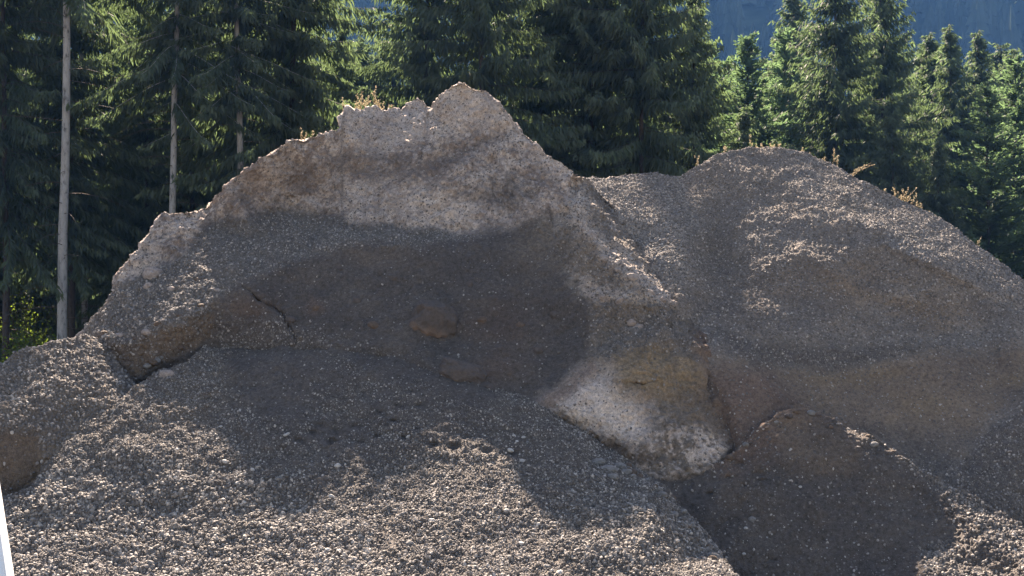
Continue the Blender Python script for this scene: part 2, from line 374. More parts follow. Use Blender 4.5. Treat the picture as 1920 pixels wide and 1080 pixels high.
heap('crusted_heap', A1_CREST, A1_BOT, A1_PTS, 1.25, M_EARTH, a1_paint, a1_relief, rows=330)
tag(HEAPS['crusted_heap']['o'], 'tall earth heap with pale pinkish crust, jagged peak and dark bowl', 'earth heap')

# ---- right rounded mound
A2_CREST = [(1000,350),(1085,342),(1112,332),(1150,330),(1190,326),(1240,328),(1275,332),(1290,325),(1310,312),(1340,292),(1370,281),(1400,277),(1440,277),(1480,281),(1510,287),(1550,305),(1600,330),(1650,352),(1700,375),(1750,400),(1800,435),(1840,465),(1880,498),(1925,535),(2000,600),(2100,690),(2300,850),(2500,1000),(2650,1080)]
A2_BOT = [(1000,640),(1200,700),(1300,860),(1420,920),(1600,940),(1750,980),(1900,1040),(2100,1110),(2650,1130)]
A2_PTS = [(1000,350,13.6),(1112,331,13.7),(1190,326,13.95),(1275,332,13.95),(1340,292,13.95),(1430,277,14.15),(1550,305,14.3),(1700,375,13.6),(1840,465,12.85),(1925,535,12.3),(2100,690,11.5),(2300,850,10.8),(2500,1000,10.2),(2650,1080,10.0),(2650,1130,9.6),(2650,900,10.6),(2300,700,11.6),(2300,980,10.1),(2300,1110,9.5),
 (1000,200,14.2),(1400,180,14.9),(1700,260,14.3),(2000,450,12.6),
 (1540,385,12.92),(1640,440,12.36),(1750,482,12.02),(1880,565,11.65),(1600,370,13.3),(1720,430,12.75),
 (1400,350,13.35),(1350,400,13.05),(1450,450,12.4),(1550,500,11.95),(1650,560,11.62),(1750,600,11.42),(1850,650,11.2),(2000,720,10.9),
 (1300,345,13.55),(1310,380,13.2),(1150,360,13.25),(1200,400,12.75),(1225,407,12.62),(1280,460,12.2),(1292,515,11.8),(1225,450,12.3),(1190,440,12.4),(1105,340,12.72),(1135,380,12.48),(1166,432,12.28),(1204,484,11.95),(1244,540,11.5),(1272,575,11.2),(1312,645,10.84),(1342,695,10.58),(1366,750,10.33),(1388,810,10.06),(1404,870,9.84),(1335,480,12.55),(1330,560,11.75),(1310,600,11.4),(1360,640,11.05),(1450,560,11.72),(1450,640,11.14),(1550,600,11.36),(1100,400,13.1),(1150,480,12.3),(1200,560,11.9),(1260,640,11.05),(1300,720,10.7),
 (1400,690,10.70),(1500,682,10.95),(1600,682,10.92),(1700,674,10.95),(1800,668,11.0),(1900,660,11.0),
 (1450,772,10.32),(1410,765,10.28),(1500,782,10.42),(1600,822,10.22),(1700,862,10.0),(1780,884,9.85),(1850,932,9.65),(1920,962,9.55),
 (1925,732,10.62),(1862,788,10.34),(1800,858,10.02),(1925,748,10.36),(1870,806,10.12),(1925,850,9.9),(1810,880,9.9),(2060,760,10.5),(1980,735,10.55),
 (1300,860,10.7),(1420,920,10.2),(1600,940,9.85),(1750,980,9.7),(1900,1040,9.4),(2100,1100,9.2),(1000,640,12.6),(1200,700,12.2),(1100,560,12.6)]
A2_PTS = [(u, v, d + (.28 * min(1.0, (u - 1450) / 200) if u >= 1450 and v >= 550 else 0.0)) for u, v, d in A2_PTS]
def a2_relief(u, v):
    d = np.zeros(u.shape)
    for k, (a, b) in enumerate((([(1640,425),(1750,470),(1850,520),(1930,570)], 5), ([(1660,455),(1760,500),(1880,555)], 5), ([(1560,350),(1640,385),(1700,410)], 6), ([(1500,470),(1620,540),(1720,560)], 8), ([(1560,395),(1610,420),(1650,428)], 6))):
        s = seg_dist(u, v, a); d += -0.07 * np.exp(-(s / (b * 2.0)) ** 2)
    return d
def a2_paint(u, v, P):
    uu, vv = warp(u, v, P, 20)
    n = len(u); n1 = fbm(P, 2.4, 4, 81, .6); n2 = fbm(P, 7, 3, 91, .6)
    col = np.repeat((GREY * 1.5)[None], n, 0).copy(); col = blend(col, sst(n1, -.2, .4), TAN * 1.15, .7)
    rough = np.full(n, .7); peb = np.full(n, .62); psz = np.full(n, .0058); spk = np.full(n, .10)
    sh = poly_mask(uu, vv, [(1480,270),(1600,320),(1930,530),(1930,590),(1750,490),(1640,445),(1540,390)], 22); col = blend(col, sh, ASH * .75, .6); peb += .25 * sh; psz += .001 * sh
    sad = poly_mask(uu, vv, [(1085,330),(1290,325),(1300,420),(1300,520),(1250,540),(1150,420)], 20); col = blend(col, sad, ASH * .72, .6); peb += .2 * sad; psz += .001 * sad
    tanp = poly_mask(uu, vv, [(1320,300),(1420,285),(1450,320),(1380,360),(1320,350)], 25); col = blend(col, tanp, TAN, .7)
    for (a, b, ra, rb, c, k) in ((1590,390,80,18,TAN*1.5,.8),(1690,560,45,20,TAN*1.4,.8),(1320,380,40,40,TAN*1.2,.7),(1550,520,150,50,BROWN*1.15,.7),(1400,560,90,70,BROWN*.95,.55),(1750,590,120,25,BROWN*1.1,.6),(1350,470,50,70,GREY*.85,.5)):
        col = blend(col, np.exp(-(((uu - a) / ra) ** 2 + ((vv - b) / rb) ** 2)), c, k)
    band = poly_mask(uu, vv, [(1330,660),(1480,690),(1620,690),(1760,655),(1940,650),(1940,730),(1860,785),(1800,850),(1700,860),(1600,815),(1500,775),(1400,800),(1350,760)], 18)
    col = blend(col, band, BROWN, .92); rough -= .35 * band; peb -= .52 * band; spk -= .05 * band
    for (a, b, ra, rb) in ((1640,700,70,22),(1740,760,60,25),(1550,700,60,18),(1900,715,40,15)):
        col = blend(col, band * np.exp(-(((uu - a) / ra) ** 2 + ((vv - b) / rb) ** 2)), OCHRE * .9, .55)
    toe = poly_mask(uu, vv, [(1320,690),(1440,700),(1520,780),(1440,840),(1380,880),(1340,800)], 20); col = blend(col, toe, RUST * .8, .85); peb -= .4 * toe
    foot = poly_mask(uu, vv, [(1600,810),(1700,800),(1830,800),(1780,900),(1700,870)], 22); col = blend(col, foot, GREY * .85, .7)
    slump = poly_mask(uu, vv, [(1960,735),(1865,790),(1795,870),(1800,960),(2000,1050),(2100,900),(2100,760)], 6); col = blend(col, slump, FINE * 1.25, .9); peb += .35 * slump
    bl = poly_mask(uu, vv, [(1330,620),(1500,655),(1700,640),(1760,655),(1600,684),(1400,690)], 12); col = blend(col, bl, FINE * 1.05, .75); peb += .2 * bl
    return col, np.clip(rough, .3, 2), np.clip(peb, 0.06, 1), psz, np.clip(spk, .02, 1)
heap('rounded_mound', A2_CREST, A2_BOT, A2_PTS, 2.6, M_EARTH, a2_paint, a2_relief, rows=300)
tag(HEAPS['rounded_mound']['o'], 'broad rounded grey gravel mound with a brown band along its foot, behind a dark ridge', 'gravel mound')

# ---- gravel fan in front
B_CREST = [(-600,1250),(-400,1140),(-180,1020),(-60,968),(0,936),(25,926),(60,906),(75,890),(110,850),(145,815),(180,788),(240,738),(285,698),(310,687),(345,680),(370,655),(400,625),(450,595),(520,595),(640,605),(760,625),(830,655),(930,695),(1020,745),(1080,785),(1160,850),(1240,915),(1300,980),(1345,1035),(1385,1090),(1460,1170)]
B_BOT = [(-600,1300),(-180,1290),(1460,1290)]
B_PTS = [(-600,1250,7.0),(-600,1300,6.8),(-400,1140,7.35),(-600,1100,7.5),(-180,1290,6.2),(200,1290,6.4),(700,1290,6.2),(1100,1290,6.2),(1460,1290,6.4),
 (-180,1100,7.4),(0,1080,7.85),(300,1080,7.85),(700,1080,7.6),(1000,1080,7.55),(1200,1080,7.6),(1340,1080,7.75),(1440,1150,7.4),
 (0,960,8.58),(200,960,8.6),(330,960,8.58),(450,960,8.52),(700,960,8.46),(930,960,8.38),(1100,960,8.36),(1230,960,8.52),
 (110,880,9.02),(300,880,9.02),(560,880,9.06),(800,880,9.04),(960,880,8.95),(1080,880,8.98),(1150,880,9.2),
 (165,805,9.5),(300,805,9.5),(450,805,9.56),(640,805,9.58),(850,805,9.56),(980,805,9.56),(1070,820,9.58),
 (240,742,9.9),(330,740,9.96),(500,740,10.03),(700,740,10.06),(900,740,10.1),(1000,765,10.0),
 (285,698,10.33),(310,690,10.38),(345,683,10.48),(450,690,10.38),(640,680,10.46),(800,700,10.36),(900,710,10.42),
 (370,655,10.7),(400,625,11.3),(450,590,11.7),(640,600,11.6),(830,650,11.3),(930,690,11.0),(1020,740,10.7),(1160,845,10.1),(1240,910,9.5),(1345,1030,8.75),(1460,1170,7.7),
 (75,890,9.05),(25,926,8.75),(-60,968,8.4),(-180,1020,8.0),(200,600,11.6),(0,800,10),(1000,560,12),(1300,850,10.3)]
FEET = [(772,738),(747,766),(790,764),(713,777),(736,792),(666,800),(602,798),(632,808),(676,832),(757,822),(812,832),(850,834),(912,842),(962,848),(705,818),(585,812),(562,826),(622,826),(780,808)]
def b_relief(u, v):
    d = np.zeros(u.shape)
    for a, b in FEET:
        d += 0.055 * np.exp(-(((u - a) / 10.5) ** 2 + ((v - b) / 5) ** 2)) - 0.02 * np.exp(-(((u - a) / 18) ** 2 + ((v - b - 13) / 7) ** 2))
    d -= 0.05 * np.exp(-(((u - 305) / 22) ** 2 + ((v - 700) / 10) ** 2))
    for a, b, w, k in ((330,800,60,.05),(250,850,80,-.05),(150,900,60,.05),(420,860,70,-.04),(560,930,60,.03),(700,1000,80,-.04),(950,1010,60,.03),(1100,1030,60,-.03),(300,960,70,.05),(200,1010,60,-.04)):
        d += k * np.exp(-(((u - a) / w) ** 2 + ((v - b) / (w * .4)) ** 2))
    return d
def b_paint(u, v, P):
    n = len(u); n1 = fbm(P, 1.6, 4, 121, .6); n2 = fbm(P, 5, 3, 131, .6)
    uu, vv = warp(u, v, P, 20)
    col = np.repeat(GREY[None] * .85, n, 0).copy(); col = blend(col, sst(n1, -.3, .4), TAN * .62, .6)
    rough = np.full(n, .85); spk = np.full(n, .10)
    peb = np.clip(.72 + .6 * n1 + .35 * n2, .2, 1); psz = (.0052 + .0022 * sst(v, 720, 1060)) * (1 + .45 * n2 + .3 * n1)
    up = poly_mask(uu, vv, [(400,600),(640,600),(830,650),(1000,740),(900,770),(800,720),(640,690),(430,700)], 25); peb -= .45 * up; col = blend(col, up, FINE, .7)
    cast_shade = poly_mask(uu, vv, [(400,640),(830,660),(1050,780),(1150,870),(1050,880),(900,830),(740,850),(560,930),(430,860)], 45); peb -= .3 * cast_shade; psz -= .0006 * cast_shade; col = blend(col, cast_shade, FINE, .5)  # finer gravel upslope, darkened inside the outline of the peak's cast shadow
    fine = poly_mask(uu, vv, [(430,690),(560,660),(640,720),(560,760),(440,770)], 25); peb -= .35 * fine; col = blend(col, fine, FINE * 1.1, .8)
    lr = poly_mask(uu, vv, [(200,770),(300,690),(420,660),(420,720),(360,780),(200,860)], 20); col = blend(col, lr, TAN * .9, .7); psz -= .0015 * lr; peb += .2 * lr; rough += .5 * lr
    low = poly_mask(uu, vv, [(0,930),(200,880),(500,900),(600,1000),(600,1100),(0,1100)], 40); psz += .002 * low; peb -= .15 * low * sst(n2, -.1, .3)
    for a, b in FEET:
        k = np.exp(-(((u - a) / 10.5) ** 2 + ((v - b) / 5.2) ** 2)); peb -= 1.0 * k; col = blend(col, k, FINE * .9, .8); spk = spk * (1 - k)
    return col, rough, np.clip(peb, 0.02, 1), np.clip(psz, .005, .03), spk
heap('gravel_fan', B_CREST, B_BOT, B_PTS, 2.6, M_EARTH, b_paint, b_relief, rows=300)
tag(HEAPS['gravel_fan']['o'], 'loose grey gravel slope in front of the crusted heap, crossed by a trail of footprints', 'gravel slope')

# ---- dark ridge, right front
C_CREST = [(1120,850),(1200,872),(1280,872),(1350,868),(1380,845),(1420,806),(1460,778),(1490,766),(1503,764),(1530,775),(1580,795),(1640,826),(1700,862),(1770,906),(1820,931),(1870,957),(1920,986),(2000,1036),(2100,1100),(2320,1240)]
C_BOT = [(1120,1290),(2100,1290),(2320,1300)]
_pl = lambda u, v, k=0.0: (u, v, 12.06 / (1.1 + (v - 600) / 2000.0) + k)
C_PTS = [(1120,850,10.3),(1200,872,10.1),_pl(1280,872,.12),_pl(1350,868,.05),_pl(1420,806),_pl(1503,764),_pl(1580,795),_pl(1640,826),_pl(1700,862),_pl(1770,906),(1870,957,9.35),(1920,986,9.2),(2100,1100,8.45),(2320,1240,7.9),(2320,1300,7.6),(2320,1100,8.4),
 (1200,700,11),(1500,680,10.6),(1800,800,9.9),(2060,950,9.3),
 _pl(1200,905),_pl(1350,920),_pl(1460,850),_pl(1500,820,-.02),_pl(1510,880),_pl(1560,860),_pl(1620,880,-.03),_pl(1680,910),_pl(1740,935),
 (1800,950,9.30),(1840,1000,8.98),(1900,1046,8.68),(1980,1100,8.2),(1765,940,9.42),(1775,1000,9.2),(1800,1042,8.95),(1860,1082,8.66),
 _pl(1300,1000),_pl(1450,1000),_pl(1600,1000),_pl(1690,1000,-.05),(1752,1022,9.1),(1745,1080,8.62),(1815,1082,8.66),
 _pl(1300,1080),_pl(1500,1080),(1640,1080,8.96),(1690,1075,8.86),(1720,1045,8.95),(1860,1130,8.2),
 (1120,1290,8.1),(1500,1290,8.2),(1700,1290,7.8),(2100,1290,7.3)]
CFEET = [(1386,868),(1370,896),(1393,912),(1333,926),(1428,902),(1420,888),(1450,1050)]
def c_relief(u, v):
    d = np.zeros(u.shape)
    for a, b in CFEET: d += 0.045 * np.exp(-(((u - a) / 11) ** 2 + ((v - b) / 5) ** 2))
    d += 0.06 * np.exp(-(seg_dist(u, v, [(1590,800),(1650,835),(1680,852)]) / 4) ** 2)
    d -= 0.05 * np.exp(-(((u - 1530) / 90) ** 2 + ((v - 850) / 40) ** 2))
    return d
def c_paint(u, v, P):
    n = len(u); n1 = fbm(P, 2.0, 4, 161, .6); uu, vv = warp(u, v, P, 16)
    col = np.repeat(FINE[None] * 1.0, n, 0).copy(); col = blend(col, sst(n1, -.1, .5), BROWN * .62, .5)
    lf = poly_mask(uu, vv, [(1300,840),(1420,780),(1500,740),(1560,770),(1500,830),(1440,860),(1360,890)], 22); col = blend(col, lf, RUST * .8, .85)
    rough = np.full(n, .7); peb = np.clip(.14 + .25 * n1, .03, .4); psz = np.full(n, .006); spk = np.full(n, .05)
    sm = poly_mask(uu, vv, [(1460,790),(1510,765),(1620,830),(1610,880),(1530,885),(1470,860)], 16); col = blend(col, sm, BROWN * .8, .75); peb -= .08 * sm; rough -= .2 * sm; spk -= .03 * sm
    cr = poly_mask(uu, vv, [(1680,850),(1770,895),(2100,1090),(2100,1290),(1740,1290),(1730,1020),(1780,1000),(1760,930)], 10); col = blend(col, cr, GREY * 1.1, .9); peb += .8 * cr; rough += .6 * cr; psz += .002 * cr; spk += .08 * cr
    shade_band = poly_mask(uu, vv, [(1760,925),(1800,950),(1840,1005),(1920,1060),(1900,1090),(1850,1080),(1805,1045),(1770,1000)], 10); peb -= .7 * shade_band; col = blend(col, shade_band, FINE * 1.1, .8)  # steep strip below the lit edge, its shade deepened in the colour
    return col, np.clip(rough, .2, 2), np.clip(peb, .03, 1), psz, np.clip(spk, .015, 1)
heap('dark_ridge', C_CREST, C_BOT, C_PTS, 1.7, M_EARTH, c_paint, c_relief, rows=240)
tag(HEAPS['dark_ridge']['o'], 'low ridge of dark fine gravel with a sunlit edge, in front of the rounded mound', 'gravel ridge')

# ---- low mound at the left
E_CREST = [(-760,1100),(-600,1000),(-400,870),(-220,775),(-100,722),(0,683),(50,660),(100,642),(130,634),(160,630),(190,632),(200,648),(225,692),(250,727),(290,775)]
E_BOT = [(-760,1220),(-220,1120),(0,1010),(100,960),(200,870),(290,810)]
E_PTS = [(-760,1100,8.5),(-600,1000,8.6),(-400,870,8.95),(-760,1220,8.2),(-500,1100,8.4),(-700,900,8.9),(-400,700,9.4),(-220,775,9.3),(-100,722,9.8),(0,683,10.0),(100,642,10.35),(160,630,10.65),(190,632,10.78),(225,692,10.55),(250,727,10.35),(290,775,10.3),
 (100,560,11),(-100,640,10.3),(300,700,10.9),
 (100,720,9.78),(180,700,10.15),(60,760,9.42),(150,780,9.66),(165,806,9.53),(180,789,9.64),(110,853,9.25),(240,743,9.98),(0,760,9.28),(-100,800,9.0),(0,802,9.08),(75,802,9.32),(0,925,9.0),(72,872,9.22),(205,740,9.96),
 (-220,1120,8.55),(0,1010,8.95),(100,960,9.3),(200,870,9.8),(290,810,10.2),(-100,950,8.85)]
def e_relief(u, v): return 0.05 * np.exp(-(seg_dist(u, v, [(195,640),(210,690)]) / 5) ** 2)
def e_paint(u, v, P):
    n = len(u); n1 = fbm(P, 2.4, 4, 201, .6); uu, vv = warp(u, v, P, 14)
    col = np.repeat(TAN[None] * .85, n, 0).copy(); col = blend(col, sst(n1, -.1, .4), GREY * 1.1, .5)
    rough = np.full(n, 1.3); peb = np.full(n, .7); psz = np.full(n, .0078); spk = np.full(n, .08)
    bf = poly_mask(uu, vv, [(-300,810),(0,800),(70,805),(80,860),(60,900),(0,960),(-300,1000)], 8); col = blend(col, bf, BROWN * .72, .92); peb -= .66 * bf; rough -= .9 * bf; spk -= .06 * bf
    return col, np.clip(rough, .3, 2), np.clip(peb, .03, 1), psz, np.clip(spk, .015, 1)
heap('left_low_mound', E_CREST, E_BOT, E_PTS, 2.2, M_EARTH, e_paint, e_relief, rows=170)
HEAPS['left_low_mound']['o'].name = 'low_mound'
tag(HEAPS['left_low_mound']['o'], 'low sunlit tan gravel mound with a brown cut face beside the board', 'gravel mound')

# ------------------------------------------------------------------ loose gravel lying on the heaps
def gravel_nodes(src, mat, dens, seed):
    ng = bpy.data.node_groups.new('loose_gravel', 'GeometryNodeTree')
    ng.interface.new_socket('Geometry', in_out='INPUT', socket_type='NodeSocketGeometry')
    ng.interface.new_socket('Geometry', in_out='OUTPUT', socket_type='NodeSocketGeometry')
    n = ng.nodes; L = ng.links.new
    go = n.new('NodeGroupOutput')
    oi = n.new('GeometryNodeObjectInfo'); oi.inputs['Object'].default_value = src
    dp = n.new('GeometryNodeDistributePointsOnFaces'); dp.inputs['Seed'].default_value = seed
    na = n.new('GeometryNodeInputNamedAttribute'); na.data_type = 'FLOAT'; na.inputs['Name'].default_value = 'peb'
    nsz = n.new('GeometryNodeInputNamedAttribute'); nsz.data_type = 'FLOAT'; nsz.inputs['Name'].default_value = 'psz'
    mm = n.new('ShaderNodeMath'); mm.operation = 'MULTIPLY'; mm.inputs[1].default_value = dens
    L(na.outputs['Attribute'], mm.inputs[0]); L(oi.outputs['Geometry'], dp.inputs['Mesh']); L(mm.outputs[0], dp.inputs['Density'])
    join = n.new('GeometryNodeJoinGeometry')
    for k in range(5):
        ico = n.new('GeometryNodeMeshIcoSphere'); ico.inputs['Radius'].default_value = 1.0; ico.inputs['Subdivisions'].default_value = 2
        sp = n.new('GeometryNodeSetPosition'); nz = n.new('ShaderNodeTexNoise'); nz.noise_dimensions = '4D'
        nz.inputs['W'].default_value = k * 7.3 + seed; nz.inputs['Scale'].default_value = 0.85; nz.inputs['Detail'].default_value = 1.0
        sb = n.new('ShaderNodeVectorMath'); sb.operation = 'SUBTRACT'; sb.inputs[1].default_value = (.5, .5, .5)
        sc = n.new('ShaderNodeVectorMath'); sc.operation = 'SCALE'; sc.inputs['Scale'].default_value = 1.7
        L(nz.outputs['Color'], sb.inputs[0]); L(sb.outputs[0], sc.inputs[0]); L(sc.outputs[0], sp.inputs['Offset']); L(ico.outputs['Mesh'], sp.inputs['Geometry'])
        tr = n.new('GeometryNodeTransform'); tr.inputs['Scale'].default_value = ((1.2, .9, .75), (1, 1, .7), (1.3, .85, .85), (1, .8, .95), (1.1, 1, .6))[k]
        L(sp.outputs['Geometry'], tr.inputs['Geometry'])
        sm = n.new('GeometryNodeSetMaterial'); sm.inputs['Material'].default_value = mat; L(tr.outputs['Geometry'], sm.inputs['Geometry'])
        gi = n.new('GeometryNodeGeometryToInstance'); L(sm.outputs['Geometry'], gi.inputs[0]); L(gi.outputs[0], join.inputs[0])
    ip = n.new('GeometryNodeInstanceOnPoints'); ip.inputs['Pick Instance'].default_value = True
    L(dp.outputs['Points'], ip.inputs['Points']); L(join.outputs[0], ip.inputs['Instance'])
    rr = n.new('FunctionNodeRandomValue'); rr.data_type = 'FLOAT_VECTOR'; rr.inputs['Max'].default_value = (6.283,) * 3
    L(rr.outputs[0], ip.inputs['Rotation'])
    r2 = n.new('FunctionNodeRandomValue'); r2.data_type = 'FLOAT'; r2.inputs['Seed'].default_value = 5
    f2 = [o for o in r2.outputs if o.enabled][0]
    pw = n.new('ShaderNodeMath'); pw.operation = 'POWER'; pw.inputs[1].default_value = 3.0; L(f2, pw.inputs[0])
    ma = n.new('ShaderNodeMath'); ma.operation = 'MULTIPLY_ADD'; ma.inputs[1].default_value = 1.7; ma.inputs[2].default_value = 0.6; L(pw.outputs[0], ma.inputs[0])
    ms = n.new('ShaderNodeMath'); ms.operation = 'MULTIPLY'; L(ma.outputs[0], ms.inputs[0]); L(nsz.outputs['Attribute'], ms.inputs[1])
    L(ms.outputs[0], ip.inputs['Scale'])
    L(ip.outputs['Instances'], go.inputs[0])
    return ng

def gravel(src, label, dens, mat=M_PEB, seed=1):
    me = bpy.data.meshes.new('loose_gravel'); me.from_pydata([tuple(HEAPS[src]['P'][0, 0])], [], []); me.materials.append(mat)
    o = bpy.data.objects.new('loose_gravel', me); C.objects.link(o)
    md = o.modifiers.new('scatter', 'NODES'); md.node_group = gravel_nodes(HEAPS[src]['o'], mat, dens, seed)
    tag(o, label, 'gravel', kind='stuff'); return o
gravel('gravel_fan', 'loose grey and pale pebbles strewn over the gravel slope', 9500, seed=1)
gravel('rounded_mound', 'fine pale grit strewn over the rounded mound', 4200, M_GRIT, seed=2)
gravel('crusted_heap', 'fine grit on the shelf and spur of the crusted heap', 4200, M_GRIT, seed=3)
gravel('dark_ridge', 'pale grit along the lit edge of the dark ridge', 3800, M_PEB, seed=4)
gravel('left_low_mound', 'tan grit over the low mound at the picture edge', 3600, M_GRIT, seed=5)

# ------------------------------------------------------------------ ground, mountain
GZ = -0.32
def make_ground():
    m, n, b = mat_new('yard_and_forest_floor'); L = n.links.new
    g = N(n, 'ShaderNodeNewGeometry'); a = N(n, 'ShaderNodeTexNoise', i_Scale=0.35, i_Detail=8.0, i_Roughness=0.7); L(g.outputs['Position'], a.inputs['Vector'])
    r = ramp(n, a.outputs[0], [(0.3, (0.045, 0.05, 0.022)), (0.5, (0.075, 0.085, 0.03)), (0.7, (0.09, 0.07, 0.045))])
    sp = N(n, 'ShaderNodeSeparateXYZ'); L(g.outputs['Position'], sp.inputs[0])
    mr = N(n, 'ShaderNodeMapRange'); mr.inputs[1].default_value = 17; mr.inputs[2].default_value = 21; L(sp.outputs['Y'], mr.inputs[0])
    g2 = N(n, 'ShaderNodeTexNoise', i_Scale=9.0, i_Detail=6.0, i_Roughness=0.75); L(g.outputs['Position'], g2.inputs['Vector'])
    gr = ramp(n, g2.outputs[0], [(0.3, (0.09, 0.085, 0.08)), (0.7, (0.2, 0.185, 0.17))])
    mx = N(n, 'ShaderNodeMix', data_type='RGBA'); L(mr.outputs[0], mx.inputs[0]); L(gr.outputs[0], mx.inputs[6]); L(r.outputs[0], mx.inputs[7])
    L(mx.outputs[2], b.inputs['Base Color']); b.inputs['Roughness'].default_value = 0.95; b.inputs['Specular IOR Level'].default_value = 0.1
    bp = N(n, 'ShaderNodeBump', i_Strength=0.8, i_Distance=0.15); L(a.outputs[0], bp.inputs['Height']); L(bp.outputs[0], b.inputs['Normal'])
    return m
gx, gy = np.meshgrid(np.linspace(-400, 400, 81), np.linspace(-25, 500, 70)); gp = np.stack([gx, gy, np.zeros_like(gx)], -1).reshape(-1, 3)
gp[:, 2] = GZ + 0.12 * fbm(gp, 0.05, 2, 300) * np.clip((gp[:, 1] - 20) / 10, 0, 1)
def quads(n, m):
    i = np.arange(n * m).reshape(n, m); return np.stack([i[:-1, :-1], i[:-1, 1:], i[1:, 1:], i[1:, :-1]], -1).reshape(-1, 4)
tag(mesh_np('ground', gp, quads(70, 81), make_ground()), kind='structure')

def mtn_z(x, y):
    P = np.stack([x, y, np.zeros_like(x)], -1).reshape(-1, 3)
    base = np.clip((P[:, 1] - 150) * 0.72, -3, None); top = 140 + 8 * fbm(P, .01, 3, 310)
    base = top - np.log1p(np.exp((top - base) / 6)) * 6
    return (base + np.clip(base / 30, 0, 1) * 7 * fbm(P, .02, 4, 320)).reshape(x.shape)
mx_, my_ = np.meshgrid(np.linspace(-390, 390, 157), np.linspace(140, 490, 90))
mz_ = mtn_z(mx_, my_); mz_[0] = -1.0
mm_, n_, b_ = mat_new('wooded_slope'); nz = N(n_, 'ShaderNodeTexNoise', i_Scale=0.15, i_Detail=8.0); g_ = N(n_, 'ShaderNodeNewGeometry'); n_.links.new(g_.outputs['Position'], nz.inputs['Vector'])
n_.links.new(ramp(n_, nz.outputs[0], [(0.35, (0.018, 0.028, 0.014)), (0.7, (0.05, 0.06, 0.03))]).outputs[0], b_.inputs['Base Color']); b_.inputs['Roughness'].default_value = 1; b_.inputs['Specular IOR Level'].default_value = 0
tag(mesh_np('mountain', np.stack([mx_, my_, mz_], -1).reshape(-1, 3), quads(90, 157), mm_), kind='structure')

# ------------------------------------------------------------------ conifers
def make_foliage(name, dark, light, trans, tfac):
    m, n, b = mat_new(name); L = n.links.new
    at = N(n, 'ShaderNodeAttribute', attribute_name='tint'); oi = N(n, 'ShaderNodeObjectInfo')
    ad = N(n, 'ShaderNodeMath', operation='MULTIPLY_ADD'); L(oi.outputs['Random'], ad.inputs[0]); ad.inputs[1].default_value = 0.3; L(at.outputs['Fac'], ad.inputs[2])
    r = ramp(n, ad.outputs[0], [(0.1, dark), (1.1, light)]); L(r.outputs[0], b.inputs['Base Color'])
    b.inputs['Roughness'].default_value = 0.65; b.inputs['Specular IOR Level'].default_value = 0.12
    t = N(n, 'ShaderNodeBsdfTranslucent'); r2 = ramp(n, ad.outputs[0], [(0.1, tuple(.6 * x for x in trans)), (1.1, trans)]); L(r2.outputs[0], t.inputs[0])
    ms = N(n, 'ShaderNodeMixShader'); ms.inputs[0].default_value = tfac; L(b.outputs[0], ms.inputs[1]); L(t.outputs[0], ms.inputs[2])
    L(ms.outputs[0], n.nodes['Material Output'].inputs[0]); return m
M_SPRUCE = make_foliage('spruce_needles', (0.048, 0.070, 0.056), (0.13, 0.155, 0.105), (0.145, 0.22, 0.09), 0.46)
M_PINE = make_foliage('pine_needles', (0.06, 0.09, 0.062), (0.13, 0.165, 0.11), (0.16, 0.27, 0.115), 0.46)
M_LEAF = make_foliage('shrub_leaves', (0.05, 0.08, 0.02), (0.10, 0.14, 0.03), (0.22, 0.32, 0.04), 0.55)
def make_bark(name, a, c):
    m, n, b = mat_new(name); L = n.links.new
    g = N(n, 'ShaderNodeTexCoord'); mp = N(n, 'ShaderNodeMapping'); mp.inputs['Scale'].default_value = (14, 14, 5); L(g.outputs['Object'], mp.inputs[0])
    v = N(n, 'ShaderNodeTexNoise', i_Scale=1.0, i_Detail=6.0, i_Roughness=0.7); L(mp.outputs[0], v.inputs['Vector'])
    r = ramp(n, v.outputs[0], [(0.32, a), (0.45, tuple(.75 * x for x in c)), (0.7, c)]); L(r.outputs[0], b.inputs['Base Color'])
    b.inputs['Roughness'].default_value = 0.9
    bp = N(n, 'ShaderNodeBump', i_Strength=0.6, i_Distance=0.03); L(v.outputs[0], bp.inputs['Height']); L(bp.outputs[0], b.inputs['Normal']); return m
M_BARK = make_bark('grey_bark', (0.05, 0.046, 0.045), (0.36, 0.345, 0.335)); M_DARKBARK = make_bark('dark_bark', (0.015, 0.012, 0.011), (0.06, 0.045, 0.038)); M_BROWNBARK = make_bark('brown_bark', (0.03, 0.022, 0.018), (0.13, 0.09, 0.065))

def tube(path, rad, sides=6):
    path = np.asarray(path, float); n = len(path); T = np.gradient(path, axis=0); T /= np.linalg.norm(T, axis=1, keepdims=True) + 1e-9
    ref = np.where(np.abs(T[:, 2:3]) > 0.9, np.array([[1., 0, 0]]), np.array([[0, 0, 1.]])); A = np.cross(T, ref); A /= np.linalg.norm(A, axis=1, keepdims=True); B = np.cross(T, A)
    th = np.linspace(0, 2 * np.pi, sides, endpoint=False)
    V = path[:, None] + np.asarray(rad)[:, None, None] * (A[:, None] * np.cos(th)[None, :, None] + B[:, None] * np.sin(th)[None, :, None])
    i = np.arange(n * sides).reshape(n, sides); j = np.roll(i, -1, 1)
    return V.reshape(-1, 3), np.stack([i[:-1], j[:-1], j[1:], i[1:]], -1).reshape(-1, 4)
def merge(parts):
    V, Fc, o = [], [], 0
    for v, f in parts: V.append(v); Fc.append(f + o); o += len(v)
    return np.concatenate(V), np.concatenate(Fc)

